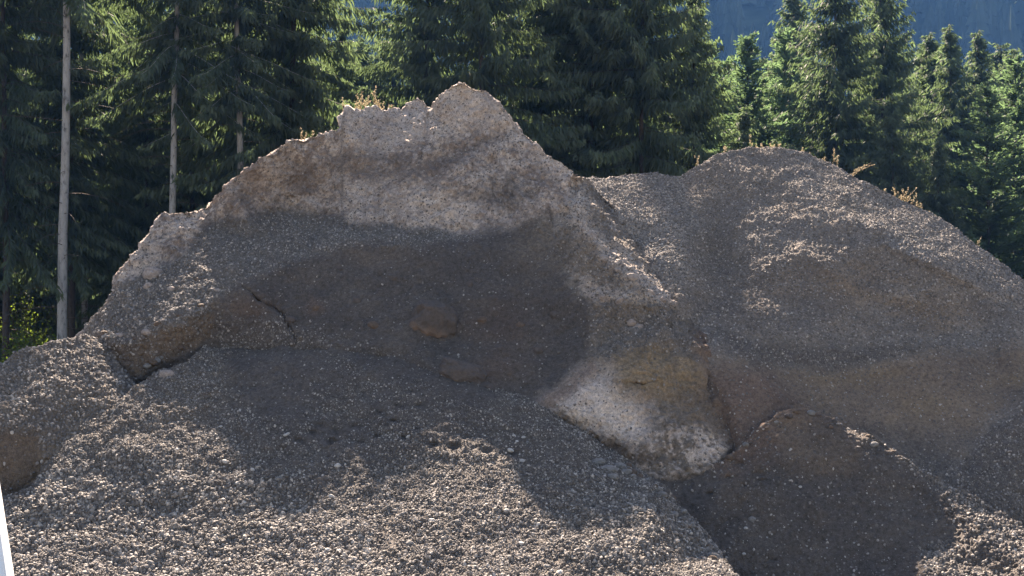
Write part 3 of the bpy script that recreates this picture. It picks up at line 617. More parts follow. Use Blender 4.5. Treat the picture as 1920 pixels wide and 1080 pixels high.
def conifer(seed, H, cb, Lmax, style, gap=0.0):
    """style spruce: drooping branches with hanging twigs; pine: tufts turned up. Returns trunk, dead-branch and crown meshes"""
    r = np.random.default_rng(seed)
    zz = np.linspace(0, H, 14); wob = np.cumsum(r.normal(0, .02, (14, 2)), 0)
    path = np.concatenate([wob, zz[:, None]], 1); rad = 0.0084 * H * 0.5 * (1 - zz / H) ** .8 * 1.25 + .012
    tv, tf = tube(path, rad, 9)
    ax = lambda z: np.array([np.interp(z, zz, path[:, 0]), np.interp(z, zz, path[:, 1]), z])
    dead = []
    for z in np.arange(0.8, max(cb + 1.5, 2.0), 0.22):
        a = r.uniform(0, 6.28); l = r.uniform(.35, 1.0) * min(2.2, Lmax) * .8; t = np.linspace(0, 1, 5)
        p = ax(z) + np.stack([np.cos(a) * l * t + r.normal(0, .03, 5) * t, np.sin(a) * l * t, (.15 * t - .55 * t * t) * l * r.uniform(.1, 1)], 1)
        dead.append(tube(p, .009 * (1 - .8 * t), 3))
    cards_p, cards_d, cards_l, cards_w, tint = [], [], [], [], []
    limbs = []
    z = cb; k = 0
    while z < H - 0.1:
        f = (z - cb) / (H - cb)
        nb = r.integers(4, 7) if style == 'spruce' else r.integers(3, 6)
        a0 = r.uniform(0, 6.28)
        for q in range(nb):
            if r.random() < 0.10 + gap: continue
            L_ = Lmax * ((1 - f) ** .95 * (0.55 + .45 * min(1, f * 5 + .45))) * r.uniform(.45, 1.25) + .12
            a = a0 + q * 6.283 / nb + r.normal(0, .25); zb = z + r.normal(0, .17)
            ns = max(5, int(L_ / .095)); t = np.linspace(0.06, 1, ns)
            if style == 'spruce': up = 0.75 * f - 0.36; sag = 0.34 * (1 - f); tip = .26
            else: up = 0.35 + .5 * f; sag = .18; tip = .25
            rr = L_ * t; hz = L_ * (up * t - sag * 1.6 * t * t + tip * t ** 4 * (1 - f * .5))
            swing = r.normal(0, .12) * t * t * L_
            ca, sa = math.cos(a), math.sin(a)
            P = ax(min(zb, H)) + np.stack([ca * rr - sa * swing, sa * rr + ca * swing, hz], 1)
            if L_ > .5: limbs.append(tube(P[::max(1, ns // 5)], np.linspace(.011, .003, len(P[::max(1, ns // 5)])), 3))
            nt = 8 if style == 'spruce' else 9
            Pn = np.repeat(P, nt, 0); tn = np.repeat(t, nt); m = len(Pn)
            side = np.tile(np.array([1, -1, 1, -1, .3, -.3, .7, -.7, 0])[:nt], ns) * r.uniform(.35, 1.0, m)
            out = np.array([ca, sa, 0.]); lat = np.array([-sa, ca, 0.])
            if style == 'spruce':
                d = out * r.uniform(.05, .55, m)[:, None] + lat * side[:, None] * .5 + np.array([0, 0, -1.]) * (r.uniform(.35, 1.5, m) * (1.05 - .55 * f))[:, None]
                l = (.16 + .30 * (1 - tn) ** .6 * min(1, L_)) * r.uniform(.5, 1.3, m); w = r.uniform(.015, .032, m)
            else:
                d = out * r.uniform(.2, .9, m)[:, None] + lat * side[:, None] * .9 + np.array([0, 0, 1.]) * r.uniform(-.15, .95, m)[:, None]
                l = (.10 + .20 * (1 - tn) ** .5 * min(1, L_)) * r.uniform(.5, 1.3, m); w = r.uniform(.018, .036, m)
            d /= np.linalg.norm(d, axis=1, keepdims=True)
            cards_p.append(Pn + r.normal(0, .03, (m, 3))); cards_d.append(d); cards_l.append(l); cards_w.append(w)
            tint.append(np.clip(r.uniform(0, .35) + .45 * tn + r.normal(0, .14, m), 0, 1))
        z += (0.27 if style == 'spruce' else .32) * (1 - .45 * f) * H / 15; k += 1
    p = np.concatenate(cards_p); d = np.concatenate(cards_d); l = np.concatenate(cards_l)[:, None]; w = np.concatenate(cards_w)[:, None]; ti = np.concatenate(tint)
    s = np.cross(d, r.normal(0, 1, d.shape)); s /= np.linalg.norm(s, axis=1, keepdims=True) + 1e-9
    V = np.stack([p, p + d * l * .45 + s * w, p + d * l, p + d * l * .45 - s * w], 1).reshape(-1, 3)
    Fc = np.arange(len(V)).reshape(-1, 4)
    if limbs:
        lv, lf = merge(limbs); 
        tv2, tf2 = merge([(tv, tf), (lv, lf)])
    else: tv2, tf2 = tv, tf
    crown = mesh_np('crown', V, Fc, M_SPRUCE if style == 'spruce' else M_PINE, smooth=False, link=False)
    a_ = crown.attributes.new('tint', 'FLOAT', 'FACE'); a_.data.foreach_set('value', ti.astype(np.float32))
    bark = M_BARK if cb > 6 else M_DARKBARK
    trunk = mesh_np('trunk', tv2, tf2, bark, link=False)
    dv, df = merge(dead); deadm = mesh_np('dead_branches', dv, df, M_BROWNBARK, link=False)
    print('TRIS', style, H, len(Fc) * 2)
    return trunk, deadm, crown

KIND = {'tall_a': conifer(11, 17, 9.2, 2.3, 'spruce', .12), 'tall_b': conifer(12, 17, 8.2, 2.3, 'spruce', .05), 'tall_c': conifer(13, 16, 4.4, 3.2, 'spruce'),
        'full_a': conifer(14, 16, 0.9, 4.2, 'spruce'), 'full_b': conifer(15, 15, 1.2, 3.9, 'spruce', .05), 'slim_a': conifer(16, 14, 1.0, 3.3, 'spruce', .06), 'pine_a': conifer(17, 11, 1.4, 2.8, 'pine', .05), 'pine_b': conifer(18, 12, 2.6, 2.7, 'pine', .1)}
HT = {'tall_a': 17, 'tall_b': 17, 'tall_c': 16, 'full_a': 16, 'full_b': 15, 'slim_a': 14, 'pine_a': 11, 'pine_b': 12}

def tree(kind, u, d, H, label, group=None, rz=None, wide=None):
    if wide is None: wide = rng.uniform(.95, 1.2) * (1.15 if u > 1320 else 1.0)
    t, dd, c = KIND[kind]; s = H / HT[kind]
    root = bpy.data.objects.new('pine_tree' if 'pine' in kind else 'spruce_tree', None); C.objects.link(root)
    root.location = ((u - 960) / F * d, d, GZ - .05); root.scale = (s * wide, s * wide, s)
    root.rotation_euler = (rng.normal(0, .012), rng.normal(0, .012), rng.uniform(0, 6.28) if rz is None else rz)
    tag(root, label, 'tree', group)
    for nm, me in (('trunk', t), ('dead_branches', dd), ('crown', c)):
        o = bpy.data.objects.new(nm, me); C.objects.link(o); o.parent = root
        if nm == 'dead_branches': o['kind'] = 'stuff'
    return root
def top(v, d): return HC + (HZ - v) / F * d - GZ

G1 = 'tall bare-trunked spruces at the forest edge'
tree('tall_a', 116, 26, 19.5, 'spruce with the longest bare pale trunk, standing behind the low sunlit mound', G1)
tree('tall_b', 318, 27, 17.5, 'spruce whose pale lower trunk meets the stepped left shoulder of the crust', G1)
tree('tall_b', 455, 27.5, 16.5, 'spruce whose grey trunk disappears behind the long left slope of the crust', G1)
tree('tall_a', 160, 33, 17, 'thin grey spruce trunk just right of the longest bare trunk', G1)
tree('tall_c', 133, 29.5, 16, 'brownish spruce trunk half hidden by the longest bare pale trunk', G1)
tree('tall_c', 8, 27, 16, 'spruce with a thick black shaded trunk beyond the low mound', G1)
tree('tall_c', 365, 33, 17, 'dark thin spruce trunk beside the stepped left shoulder of the crust', G1)
tree('tall_c', 545, 29, 18, 'spruce with pale drooping sunlit boughs above the crust shelf of weeds', G1)
G2 = 'large full spruces behind the peak'
tree('full_a', 800, 30, 17.0, 'wide drooping spruce right behind the jagged pinnacle and the weeds', G2, wide=1.0)
tree('full_a', 905, 27.5, 17, 'dark full spruce directly behind the pale peak', G2, wide=.95)
tree('full_b', 1010, 31, 17.5, 'full spruce behind the right slope of the pale peak', G2)
tree('full_a', 1105, 29.5, 17.8, 'sunlit full spruce standing over the saddle beside the pale peak', G2)
tree('full_b', 1205, 28.5, 16.5, 'big hanging spruce over the middle of the saddle', G2)
tree('slim_a', 1290, 29, top(-15, 29), 'spruce with its tip at the gap of blue mountain beside the young pines', G2, wide=1.1)
G3 = 'conifers behind the rounded mound'
tree('pine_a', 1408, 37, top(70, 37), 'bright yellow-green young pine in the gap behind the rounded mound', G3)
tree('pine_b', 1370, 40, top(115, 40), 'small light pine just left of the bright yellow-green pine', G3)
tree('slim_a', 1488, 44, top(-12, 44), 'distant dark spruce with a spiky tip between the light pine and the tall pair', G3)
tree('pine_a', 1470, 40, top(60, 40), 'light green pine below the spiky distant spruce', G3)
tree('full_b', 1575, 34, top(-110, 34), 'left spruce of the tall open pair over the rounded mound', G3, wide=1.15)
tree('full_b', 1675, 35, top(-95, 35), 'right spruce of the tall open pair over the rounded mound', G3, wide=1.1)
tree('slim_a', 1745, 40, top(65, 40), 'dark spruce just right of the tall open pair', G3)
tree('slim_a', 1785, 38, top(48, 38), 'pointed spruce with its tip against the blue mountain over the weedy shoulder', G3)
tree('slim_a', 1832, 40, top(62, 40), 'narrow spruce with a blunt tip right of the pointed one', G3)
tree('pine_b', 1868, 42, top(130, 42), 'low light pine in the dip of the treetops near the picture edge', G3)
tree('pine_b', 1908, 33, top(105, 33), 'tall light pine with a visible trunk at the picture edge', G3)
tree('slim_a', 1960, 37, top(90, 37), 'spruce cut off by the right picture edge', G3)
# the rows behind
GB = 'dark spruces standing deeper in the forest'
LB = 'dark spruce deep in the forest behind the bare pale trunks'; LB2 = 'dark spruce in the second row behind the big spruces over the peak'; LB3 = 'conifer in the thicket behind the rounded mound, deeper than the front ones'; GB2 = 'second row of spruces behind the peak'; GB3 = 'thicket of conifers behind the rounded mound'; LB4 = 'small dark spruce in the gap of blue mountain left of the peak'; GB4 = 'small spruces in the gap left of the peak'
for u in list(range(-130, 640, 38)):
    k = random.choice(['full_a', 'full_b', 'tall_c', 'full_a']); d = random.uniform(32, 50)
    tree(k, u + random.uniform(-18, 18), d, random.uniform(11.0, 15.0), LB, GB)
for u in list(range(690, 1320, 44)):
    d = random.uniform(37, 48); tree(random.choice(['full_a', 'full_b']), u + random.uniform(-18, 18), d, random.uniform(11, 13.5), LB2, GB2)
for u in list(range(1330, 2080, 38)):
    d = random.uniform(41, 52); tree(random.choice(['slim_a', 'full_b', 'slim_a', 'pine_a']), u + random.uniform(-18, 18), d, top(random.uniform(70, 190), d), LB3, GB3)
for u in list(range(1380, 2100, 95)):
    d = random.uniform(30, 34); tree(random.choice(['full_b', 'slim_a', 'pine_a']), u + random.uniform(-25, 25), d, top(random.uniform(150, 290), d), LB3, GB3)
for u in (585, 615, 640, 662, 685): tree('slim_a', u, random.uniform(38, 46), top(random.uniform(70, 140), 42), LB4, GB4)
for u in (-330, -250, -190): tree('full_b', u, 31, 15, LB, GB)
for u in (2140, 2230, 2330): tree('full_b', u, 31, 13, LB3, GB3)

# sunlit shrub at the forest edge, left
def shrub(u, d, h, wdt, label, seed):
    r = np.random.default_rng(seed); root = bpy.data.objects.new('shrub', None); C.objects.link(root); root.location = ((u - 960) / F * d, d, GZ); tag(root, label, 'shrub')
    st = []; P = []
    for k in range(26):
        a = r.uniform(0, 6.28); l = wdt * r.uniform(.2, 1); t = np.linspace(0, 1, 7); q = np.stack([np.cos(a) * l * t ** 1.4, np.sin(a) * l * t ** 1.4, h * r.uniform(.5, 1) * t], 1); st.append(tube(q, .012 * (1 - .7 * t), 4))
        for i in range(90):
            tt = r.uniform(.25, 1); P.append([np.interp(tt, t, q[:, j]) for j in range(3)])
    p = np.array(P) + r.normal(0, .09, (len(P), 3)); d_ = r.normal(0, 1, p.shape); d_ /= np.linalg.norm(d_, axis=1, keepdims=True); s = np.cross(d_, r.normal(0, 1, p.shape)); s /= np.linalg.norm(s, axis=1, keepdims=True)
    l = r.uniform(.05, .10, (len(p), 1)); V = np.stack([p, p + d_ * l * .5 + s * l * .33, p + d_ * l, p + d_ * l * .5 - s * l * .33], 1).reshape(-1, 3)
    o = mesh_np('leaves', V, np.arange(len(V)).reshape(-1, 4), M_LEAF, False, root); a_ = o.data.attributes.new('tint', 'FLOAT', 'FACE'); a_.data.foreach_set('value', r.uniform(0, 1, len(p)).astype(np.float32))
    v, f = merge(st); mesh_np('stems', v, f, M_BROWNBARK, True, root)
shrub(75, 24.5, 2.15, 0.75, 'bright green sunlit shrub left of the longest bare trunk', 31)
shrub(-5, 26, 2.0, 0.9, 'green shrub left of the thick black trunk at the picture edge', 32)
shrub(45, 30, 3.6, 1.1, 'yellow-green sapling between the black trunk and the longest bare trunk', 33)

# far forest on the mountain
r = np.random.default_rng(5); NT = 5200
tx = r.uniform(-230, 330, NT); ty = r.uniform(156, 340, NT); tz = mtn_z(tx, ty); hh = r.uniform(5, 15, NT) * r.uniform(.7, 1.25, NT)
lay = []
for k in range(5):
    zb = .12 + .17 * k; rad = .25 * (1 - .17 * k); n = 12; th = np.linspace(0, 2 * np.pi, n, endpoint=False)
    rr = rad * np.where(np.arange(n) % 2, .55, 1.0); ring = np.stack([np.cos(th + k) * rr, np.sin(th + k) * rr, zb - .03 * (np.arange(n) % 2 == 0)], 1)
    V = np.concatenate([ring, [[0, 0, min(1.0, zb + .34)]]]); i = np.arange(n); lay.append((V, np.stack([i, np.roll(i, -1), np.full(n, n)], 1)))
pv, pf = merge(lay); pv = pv[None] * hh[:, None, None] * np.stack([r.uniform(.7, 1.2, NT), r.uniform(.7, 1.2, NT), np.ones(NT)], 1)[:, None]; pv += r.normal(0, .12, pv.shape)
pv = pv + np.stack([tx, ty, tz - .5], 1)[:, None]
ff = pf[None] + (np.arange(NT) * pv.shape[1])[:, None, None]
M_FAR = make_foliage('far_needles', (0.016, 0.026, 0.020), (0.055, 0.07, 0.05), (0.02, 0.03, 0.02), .05); M_FAR.node_tree.nodes['Principled BSDF'].inputs['Specular IOR Level'].default_value = 0.0
fo = mesh_np('distant_forest', pv.reshape(-1, 3), ff.reshape(-1, 3), M_FAR, False)
a_ = fo.data.attributes.new('tint', 'FLOAT', 'FACE'); a_.data.foreach_set('value', np.repeat(r.uniform(0, 1, NT), len(pf)).astype(np.float32))
tag(fo, 'hazy blue conifer forest covering the distant mountainside', 'forest', kind='stuff')

# ------------------------------------------------------------------ dry weeds along the crests
m_, n_, b_ = mat_new('dry_stalk'); b_.inputs['Base Color'].default_value = (0.28, 0.19, 0.10, 1); b_.inputs['Roughness'].default_value = .8; M_STALK = m_
M_SEED = make_foliage('dry_seed', (0.28, 0.23, 0.155), (0.47, 0.41, 0.30), (0.44, 0.37, 0.24), .45)
def weed(hp, u, hpx, label, lean=0.0, stalks=1, bushy=1.0, group=None, drop=0):
    h = HEAPS[hp]; i = int(np.argmin(np.abs(h['us'] - u))); base = h['P'][h['rows'] + 1, i].astype(float) - np.array([0, 0, .012 + drop]); H = hpx / F * base[1]
    r = np.random.default_rng(int(u * 7) + hpx); st = []; P = []; D = []
    for k in range(stalks):
        t = np.linspace(0, 1, 8); hk = H * (1 if k == 0 else r.uniform(.55, .95)); ln = lean + r.normal(0, .12) + (0 if stalks == 1 else r.normal(0, .22))
        q = np.stack([hk * ln * t ** 1.5, hk * r.normal(0, .15) * t ** 1.5, hk * t * (1 - .12 * ln * ln * t)], 1); q[:, :2] += np.cumsum(r.normal(0, .006, (8, 2)), 0)
        st.append(tube(q, .0035 * (1 - .6 * t), 3))
        nb = int(5 + 28 * hk * bushy)
        for j in range(nb):
            tt = r.uniform(.12, 1); p0 = np.array([np.interp(tt, t, q[:, c]) for c in range(3)]); a = r.uniform(0, 6.28); l = hk * r.uniform(.05, .26) * (1.15 - tt)
            dd = np.array([math.cos(a) * .7, math.sin(a) * .7, r.uniform(.4, 1.1)]); s_ = np.linspace(0, 1, 3)[:, None]
            st.append(tube(p0 + dd * l * s_, np.array([.002, .0015, .001]), 3))
            for e in range(r.integers(4, 9)):
                P.append(p0 + dd * l * r.uniform(.2, 1.1) + r.normal(0, .005, 3)); v = dd + r.normal(0, .6, 3); D.append(v / np.linalg.norm(v))
    v, f = merge(st); o = mesh_np('dry_weed', v, f, M_STALK, True); o.location = base; tag(o, label, 'weed', group)
    p, d = np.array(P), np.array(D); s = np.cross(d, r.normal(0, 1, d.shape)); s /= np.linalg.norm(s, axis=1, keepdims=True); l = r.uniform(.008, .017, (len(p), 1))
    V = np.stack([p, p + d * l * .5 + s * l * .34, p + d * l, p + d * l * .5 - s * l * .34], 1).reshape(-1, 3)
    c = mesh_np('seed_heads', V, np.arange(len(V)).reshape(-1, 4), M_SEED, False, o); c['kind'] = 'stuff'
    a_ = c.data.attributes.new('tint', 'FLOAT', 'FACE'); a_.data.foreach_set('value', r.uniform(0, 1, len(p)).astype(np.float32))
GA, GR = 'dry weeds on the crusted heap', 'dry weeds on the rounded mound'
for u, hpx, ln, ns, lab in ((568,26,-.05,2,'lone golden tuft of two stalks on the left slope of the crust'),(579,22,.2,1,'short golden stalk beside the lone tuft on the left slope of the crust'),
    (646,34,-.15,1,'golden stalk hanging at the vertical step of the crust'),(656,14,0,1,'tiny stalk at the left end of the weed patch on the crust'),
    (667,40,.05,3,'tallest golden weed of the patch on the flat crust'),(676,44,.05,2,'tall golden weed leaning against the tallest one on the crust'),(686,24,.2,3,'bushy pale weed in the middle of the crust patch'),(697,44,-.03,1,'thin single spike rising from the middle of the crust patch'),
    (702,24,.2,3,'bushy low weed at the foot of the thin single spike'),(710,20,.3,2,'low leaning weed right of the thin single spike'),(717,22,0,1,'small upright weed near the right end of the crust patch'),(725,19,.05,1,'second small upright weed near the right end of the crust patch'),(735,15,.05,1,'last tiny weed of the crust patch, next to the little knob')):
    weed('crusted_heap', u, hpx, lab, ln, ns, 1.2, GA)
for u, hpx, ln, ns, lab in ((1312,24,.05,2,'golden weed on the steep left edge of the rounded mound'),(1360,17,.1,2,'round golden tuft near the top left of the rounded mound'),(1408,28,.05,1,'single thin spike on the top of the rounded mound'),
    (1421,13,.1,1,'short stalk right of the single thin spike on the mound top'),(1434,11,0,1,'smallest stalk on the flat top of the rounded mound'),(1450,12,.2,2,'low double stalk on the flat top of the rounded mound'),(1464,15,.1,2,'low golden tuft ending the row on the mound top'),
    (1506,12,.2,1,'small stalk where the right slope of the mound begins'),(1519,10,0,1,'tiny stalk just below the start of the right mound slope'),(1547,16,.4,2,'low weed leaning beside the tall upright weed on the slope'),(1560,36,0,2,'tall upright golden weed on the upper right slope of the mound'),(1570,28,-.05,1,'upright weed just behind the tall upright one on the slope'),
    (1598,34,1.1,3,'weed leaning far over to the right on the mound slope'),(1665,12,-.1,1,'short stalk left of the row of weeds on the right shoulder'),(1682,32,.1,1,'first tall weed of the row on the right shoulder'),(1697,30,.1,3,'bushiest weed of the row on the right shoulder'),(1705,34,.05,2,'tall weed in the middle of the row on the right shoulder'),(1714,24,.1,1,'thin weed between the bushy and the last weed of the shoulder row'),(1727,34,-.05,1,'last tall weed of the row on the right shoulder'),
    (1733,16,.2,2,'low weed at the foot of the last tall one on the shoulder'),(1746,9,0,1,'tiny stalk below the shoulder row of weeds'),(1837,26,.1,1,'single weed far down the right slope of the rounded mound')):
    weed('rounded_mound', u, hpx, lab, ln, ns, 1.1, GR)

# ------------------------------------------------------------------ clods, boulders, stones
def make_rockmat(name, a, c, spk=.35):
    m, n, b = mat_new(name); L = n.links.new
    g = N(n, 'ShaderNodeNewGeometry'); v = N(n, 'ShaderNodeTexNoise', i_Scale=30.0, i_Detail=6.0, i_Roughness=0.7); L(g.outputs['Position'], v.inputs['Vector'])
    r = ramp(n, v.outputs[0], [(0.3, a), (0.7, c)]); L(r.outputs[0], b.inputs['Base Color']); b.inputs['Roughness'].default_value = .9; b.inputs['Specular IOR Level'].default_value = .3
    w = N(n, 'ShaderNodeTexVoronoi', i_Scale=70.0); L(g.outputs['Position'], w.inputs['Vector'])
    bp = N(n, 'ShaderNodeBump', i_Strength=0.8, i_Distance=0.012); L(w.outputs['Distance'], bp.inputs['Height']); L(bp.outputs[0], b.inputs['Normal']); return m
def rusty(m):
    n = m.node_tree; L = n.links.new; b = n.nodes['Principled BSDF']; src = b.inputs['Base Color'].links[0].from_socket
    g = N(n, 'ShaderNodeTexCoord'); sp = N(n, 'ShaderNodeSeparateXYZ'); L(g.outputs['Object'], sp.inputs[0]); nz = N(n, 'ShaderNodeTexNoise', i_Scale=9.0, i_Detail=4.0); L(g.outputs['Object'], nz.inputs['Vector'])
    ad = N(n, 'ShaderNodeMath', operation='MULTIPLY_ADD'); L(nz.outputs[0], ad.inputs[0]); ad.inputs[1].default_value = .22; L(sp.outputs['Z'], ad.inputs[2])
    mr = N(n, 'ShaderNodeMapRange'); mr.inputs[1].default_value = .05; mr.inputs[2].default_value = -.06; L(ad.outputs[0], mr.inputs[0])
    mx = N(n, 'ShaderNodeMix', data_type='RGBA'); L(mr.outputs[0], mx.inputs[0]); L(src, mx.inputs[6]); mx.inputs[7].default_value = (.19, .13, .095, 1); L(mx.outputs[2], b.inputs['Base Color'])
M_CLOD = make_rockmat('crust_clod', (0.18, 0.14, 0.12), (0.40, 0.34, 0.30)); M_DARKCLOD = make_rockmat('brown_clod', (0.075, 0.055, 0.042), (0.17, 0.12, 0.088)); M_STONE = make_rockmat('pale_stone', (0.33, 0.31, 0.29), (0.52, 0.50, 0.47)); M_DUSTY = make_rockmat('dusty_boulder', (0.065, 0.056, 0.052), (0.125, 0.10, 0.088)); rusty(M_DUSTY); M_GREYST = make_rockmat('grey_stone', (0.12, 0.115, 0.11), (0.25, 0.24, 0.23))
def ico(sub):
    import bmesh
    bm = bmesh.new(); bmesh.ops.create_icosphere(bm, subdivisions=sub, radius=1); bm.verts.ensure_lookup_table()
    V = np.array([v.co[:] for v in bm.verts]); Fc = np.array([[v.index for v in f.verts] for f in bm.faces]); bm.free(); return V, Fc
ICO = {3: ico(3), 4: ico(4), 5: ico(5)}
def rock(name, hp, u, v, size, mat, label, cat, sub=4, sink=.3, seed=0, rough=.22, group=None, tilt=(0, 0, 0), shape=None):
    p, n = on_heap(hp, u, v); V, Fc = ICO[sub]; V = V.copy()
    if shape == 'block': V = np.sign(V) * np.abs(V) ** .7; V /= np.abs(V).max()
    A = rough * fbm(V + seed * 9.1, 1.1, 3, 400 + seed) + rough * .35 * fbm(V + seed * 3.3, 3.5, 3, 420 + seed)
    if sub == 5: A = A - .34 * np.abs(fbm(V + seed, 1.7, 3, 440 + seed)) - .05 * np.abs(fbm(V, 6, 2, 450))
    V = V * (1 + A[:, None]) * np.array(size)
    o = mesh_np(name, V, Fc, mat); d = p.y
    o.location = p - n * (sink * min(size)); o.rotation_euler = tilt; tag(o, label, cat, group); return o
rock('earth_clod', 'crusted_heap', 286, 515, (.10, .10, .085), M_CLOD, 'largest crust clod lying on the sunlit slope below the left arm of the crust', 'clod', seed=1, sink=.1, tilt=(0, -.35, .3))
rock('earth_clod', 'crusted_heap', 281, 540, (.055, .05, .05), M_CLOD, 'smaller crust clod just in front of the largest clod', 'clod', 3, .2, 2)
rock('earth_clod', 'crusted_heap', 247, 524, (.04, .04, .03), M_CLOD, 'small clod left of the largest clod at the foot of the crust', 'clod', 3, .2, 3)
rock('earth_clod', 'crusted_heap', 320, 541, (.05, .04, .035), M_CLOD, 'flat clod right of the smaller crust clod', 'clod', 3, .3, 4)
rock('earth_clod', 'crusted_heap', 372, 524, (.06, .04, .03), M_DARKCLOD, 'brown clod at the shadow line of the gravel shelf', 'clod', 3, .4, 5)
rock('earth_clod', 'gravel_fan', 312, 698, (.07, .06, .05), M_CLOD, 'rounded pale clod on the crest of the gravel slope', 'clod', 4, .45, 6)
rock('stone', 'crusted_heap', 1183, 606, (.05, .045, .04), M_CLOD, 'pinkish stone touching its larger twin on the top of the ochre bulge', 'stone', 3, .1, 7)
rock('stone', 'crusted_heap', 1197, 612, (.058, .05, .042), M_CLOD, 'larger of the two touching pinkish stones on the ochre bulge', 'stone', 3, .1, 8)
rock('boulder', 'crusted_heap', 811, 598, (.26, .22, .22), M_DUSTY, 'half-buried rounded boulder with a rusty underside in the dark face', 'boulder', 5, .2, 9, .16, shape='block', tilt=(.1, .25, .2))
rock('boulder', 'crusted_heap', 868, 700, (.25, .16, .14), M_DUSTY, 'brown half-buried rock at the foot of the dark face below the boulder', 'boulder', 5, .2, 10, .2, shape='block', tilt=(0, .35, 0))
rock('boulder', 'crusted_heap', 912, 722, (.11, .08, .055), M_DUSTY, 'pointed rock end poking out right of the brown half-buried rock', 'boulder', 4, .2, 11, .2, tilt=(0, .3, 0))
rock('earth_clod', 'dark_ridge', 1249, 940, (.085, .075, .068), M_DARKCLOD, 'round brown clod lying in the trough beside the gravel slope', 'clod', 4, -.1, 12)
for k, (u, v, s) in enumerate(((1122,860,.05),(1142,873,.06),(1150,888,.04))):
    rock('stone', 'gravel_fan', u, v + 6, (s * 1.3, s, s * .7), M_GREYST, ('first dark flat stone at the top edge of the trough', 'largest dark flat stone at the top edge of the trough', 'lowest dark stone at the top edge of the trough')[k], 'stone', 3, .1, 20 + k)
rock('stone', 'gravel_fan', 1338, 1045, (.032, .025, .022), M_STONE, 'white oval stone at the right foot of the gravel slope', 'stone', 3, -.2, 25)
for k, (u, v, s_, w_) in enumerate(((1112,440,.05,'highest clod on the spur below the corner of the crust'),(1140,478,.06,'clod on the ridge of the spur, second from its top'),(1160,505,.04,'small clod in the middle of the spur ridge'),(1188,522,.065,'large pale clod low on the spur ridge'),(1222,548,.05,'clod near the lower tip of the spur'),(1245,562,.04,'lowest clod at the very tip of the spur'),(1130,560,.055,'pale lump at the left foot of the spur above the ochre bulge'),(1165,568,.06,'wide pale lump beside the two pinkish stones'))):
    rock('earth_clod', 'crusted_heap', u, v, (s_ * 1.3, s_, s_ * .8), M_CLOD, w_, 'clod', 4, .45, 150 + k, .3, 'clods on the spur', tilt=(0, .5, .2 * k))
re_ = np.random.default_rng(91)
for k in range(10):
    t_ = k / 9; u = np.interp(t_, [0, .25, .6, 1], [200, 262, 318, 405]) + re_.uniform(-6, 6); v = np.interp(u, [196, 245, 305, 367, 419], [632, 641, 611, 583, 542]) - re_.uniform(0, 7)
    s_ = re_.uniform(.018, .045); rock('earth_clod', 'crusted_heap', u, v, (s_ * 1.3, s_, s_ * .8), M_CLOD if k % 2 else M_DARKCLOD, 'crumbling clod along the lip of the undercut ledge', 'clod', 3, .3, 170 + k, .3, 'clods along the undercut ledge')
for k in range(9):
    u = re_.uniform(225, 345); v = np.interp(u, [225, 245, 290, 357], [694, 706, 682, 644]) - 4
    s_ = re_.uniform(.014, .04); rock('stone', 'crusted_heap', u, v, (s_ * 1.2, s_, s_ * .8), M_DARKCLOD if k % 2 else M_GREYST, 'fallen stone in the crease below the undercut ledge', 'stone', 3, -.3, 190 + k, .28, 'fallen stones below the undercut ledge')
for k, (u, v) in enumerate(((592,575),(545,600),(668,560),(700,610),(735,520),(640,505),(905,600),(940,655),(925,560),(975,610),(1010,660),(880,530),(955,700),(1040,590))):
    s_ = re_.uniform(.02, .055); rock('stone', 'crusted_heap', u, v, (s_ * 1.3, s_, s_), M_DUSTY if k % 3 else M_DARKCLOD, 'dusty stone stuck in the dark face of the heap', 'stone', 3, .35, 210 + k, .3, 'dusty stones stuck in the dark face', tilt=tuple(re_.uniform(-.5, .5, 3)))
for k in range(16):
    t_ = (k + re_.uniform(0, .8)) / 16; u = 1362 + 330 * t_; v = np.interp(u, [p[0] for p in C_CREST], [p[1] for p in C_CREST]) + re_.uniform(2, 16)
    s_ = re_.uniform(.014, .036); rock('stone', 'dark_ridge', u, v, (s_ * 1.2, s_, s_ * .8), (M_DARKCLOD, M_GREYST, M_DUSTY)[k % 3], 'loose stone along the crest of the dark ridge', 'stone', 3, -.1, 240 + k, .28, 'loose stones along the crest of the dark ridge')
rr_ = np.random.default_rng(77); GS = 'pale larger pebbles on the gravel slope'
for k in range(46):
    u = rr_.uniform(30, 1200); v = rr_.uniform(800, 1085)
    if v < np.interp(u, [p[0] for p in B_CREST], [p[1] for p in B_CREST]) + 25: continue
    s = rr_.uniform(.016, .03) * (1 if v > 900 else .8); rock('stone', 'gravel_fan', u, v, (s * 1.25, s, s * .8), M_STONE if rr_.random() < .6 else M_GREYST, 'pale larger pebble among the small gravel of the slope', 'stone', 3, -.1, 40 + k, group=GS, tilt=tuple(rr_.uniform(-.5, .5, 3)))
for k in range(30):
    t_ = rr_.uniform(0, 1); u = 1150 + 225 * t_ + rr_.uniform(-26, 3); v = np.interp(u, [p[0] for p in B_CREST], [p[1] for p in B_CREST]) + rr_.uniform(8, 26)
    s = rr_.uniform(.018, .045) * rr_.uniform(.7, 1.1); rock('stone', 'gravel_fan', u, v, (s * 1.2, s, s * .8), M_GREYST if k % 3 else M_DARKCLOD, 'rolled stone along the right foot of the gravel slope', 'stone', 3, -.2, 100 + k, group='rolled stones in the trough', tilt=tuple(rr_.uniform(-.5, .5, 3)))
for k, (u, v) in enumerate(((1410,975),(1398,991),(1394,1040),(1500,915))):
    s = (.03, .016, .016, .014)[k]; rock('stone', 'dark_ridge', u, v, (s * 1.2, s, s * .8), M_GREYST if k == 0 else M_STONE, ('grey rounded stone alone on the dark slope', 'pale stone just below the grey rounded stone', 'pale splinter low on the dark slope', 'small pale stone high on the dark slope')[k], 'stone', 3, 0, 130 + k)

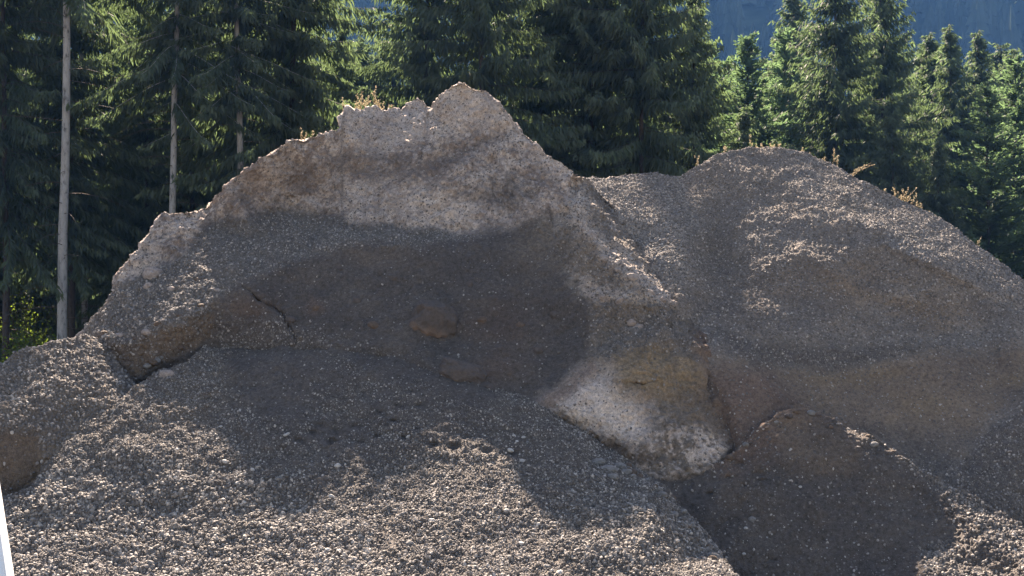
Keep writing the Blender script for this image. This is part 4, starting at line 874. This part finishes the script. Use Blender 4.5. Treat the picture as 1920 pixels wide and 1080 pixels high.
# ------------------------------------------------------------------ white railing, lower left corner
m_, n_, b_ = mat_new('white_paint'); nz = N(n_, 'ShaderNodeTexNoise', i_Scale=8.0, i_Detail=5.0); n_.links.new(ramp(n_, nz.outputs[0], [(0.3, (0.74, 0.74, 0.72)), (0.7, (0.82, 0.82, 0.80))]).outputs[0], b_.inputs['Base Color']); b_.inputs['Roughness'].default_value = .45; M_WHITE = m_
def beam(name, a, c, side, w, th, mat, parent, bev=.006):
    import bmesh
    a, c = Vector(a), Vector(c); d = (c - a); L_ = d.length; d.normalize(); s = Vector(side); s = (s - d * s.dot(d)).normalized(); n = s.cross(d)
    bm = bmesh.new(); bmesh.ops.create_cube(bm, size=1); M = Matrix(((s.x * w, n.x * th, d.x * L_), (s.y * w, n.y * th, d.y * L_), (s.z * w, n.z * th, d.z * L_)))
    for vv in bm.verts: vv.co = M @ vv.co + (a + c) / 2
    bmesh.ops.bevel(bm, geom=list(bm.edges), offset=bev, segments=2, affect='EDGES'); me = bpy.data.meshes.new(name); bm.to_mesh(me); bm.free(); me.materials.append(mat)
    o = bpy.data.objects.new(name, me); C.objects.link(o); o.parent = parent; return o
p0, p1 = px(23, 1080, 2.0), px(0, 930, 2.173)
dirn = (p1 - p0).normalized(); side = Vector((1, 0, 0)); side = (side - dirn * side.dot(dirn)).normalized(); W_ = .13
rl = bpy.data.objects.new('white_railing', None); C.objects.link(rl); tag(rl, 'white painted sloping railing cut off by the lower left picture corner', 'railing')
ra, rb = p0 - dirn * .30 - side * W_ / 2, p1 + dirn * .75 - side * W_ / 2
beam('rail', ra, rb, side, W_, .035, M_WHITE, rl)
for q in (ra + dirn * .12, rb - dirn * .12):
    t_ = q - side * .02 - Vector((0, 0, .03)); beam('post', (t_.x - .02, t_.y, GZ - .05), (t_.x - .02, t_.y, t_.z), (1, 0, 0), .07, .07, M_WHITE, rl)

# ------------------------------------------------------------------ haze
import bmesh
bm = bmesh.new(); bmesh.ops.create_cube(bm, size=1)
for v in bm.verts: v.co = Vector((v.co.x * 840, 230 + v.co.y * 560, 86 + v.co.z * 176))
me = bpy.data.meshes.new('haze'); bm.to_mesh(me); bm.free(); hz = bpy.data.objects.new('haze', me); C.objects.link(hz)
m = bpy.data.materials.new('blue_air'); m.use_nodes = True; n = m.node_tree; n.nodes.remove(n.nodes['Principled BSDF'])
pvn = n.nodes.new('ShaderNodeVolumePrincipled'); pvn.inputs['Color'].default_value = (0.14, 0.42, 1.0, 1); pvn.inputs['Density'].default_value = 0.0004; pvn.inputs['Anisotropy'].default_value = 0.0
n.links.new(pvn.outputs[0], n.nodes['Material Output'].inputs['Volume']); me.materials.append(m); tag(hz, kind='stuff')
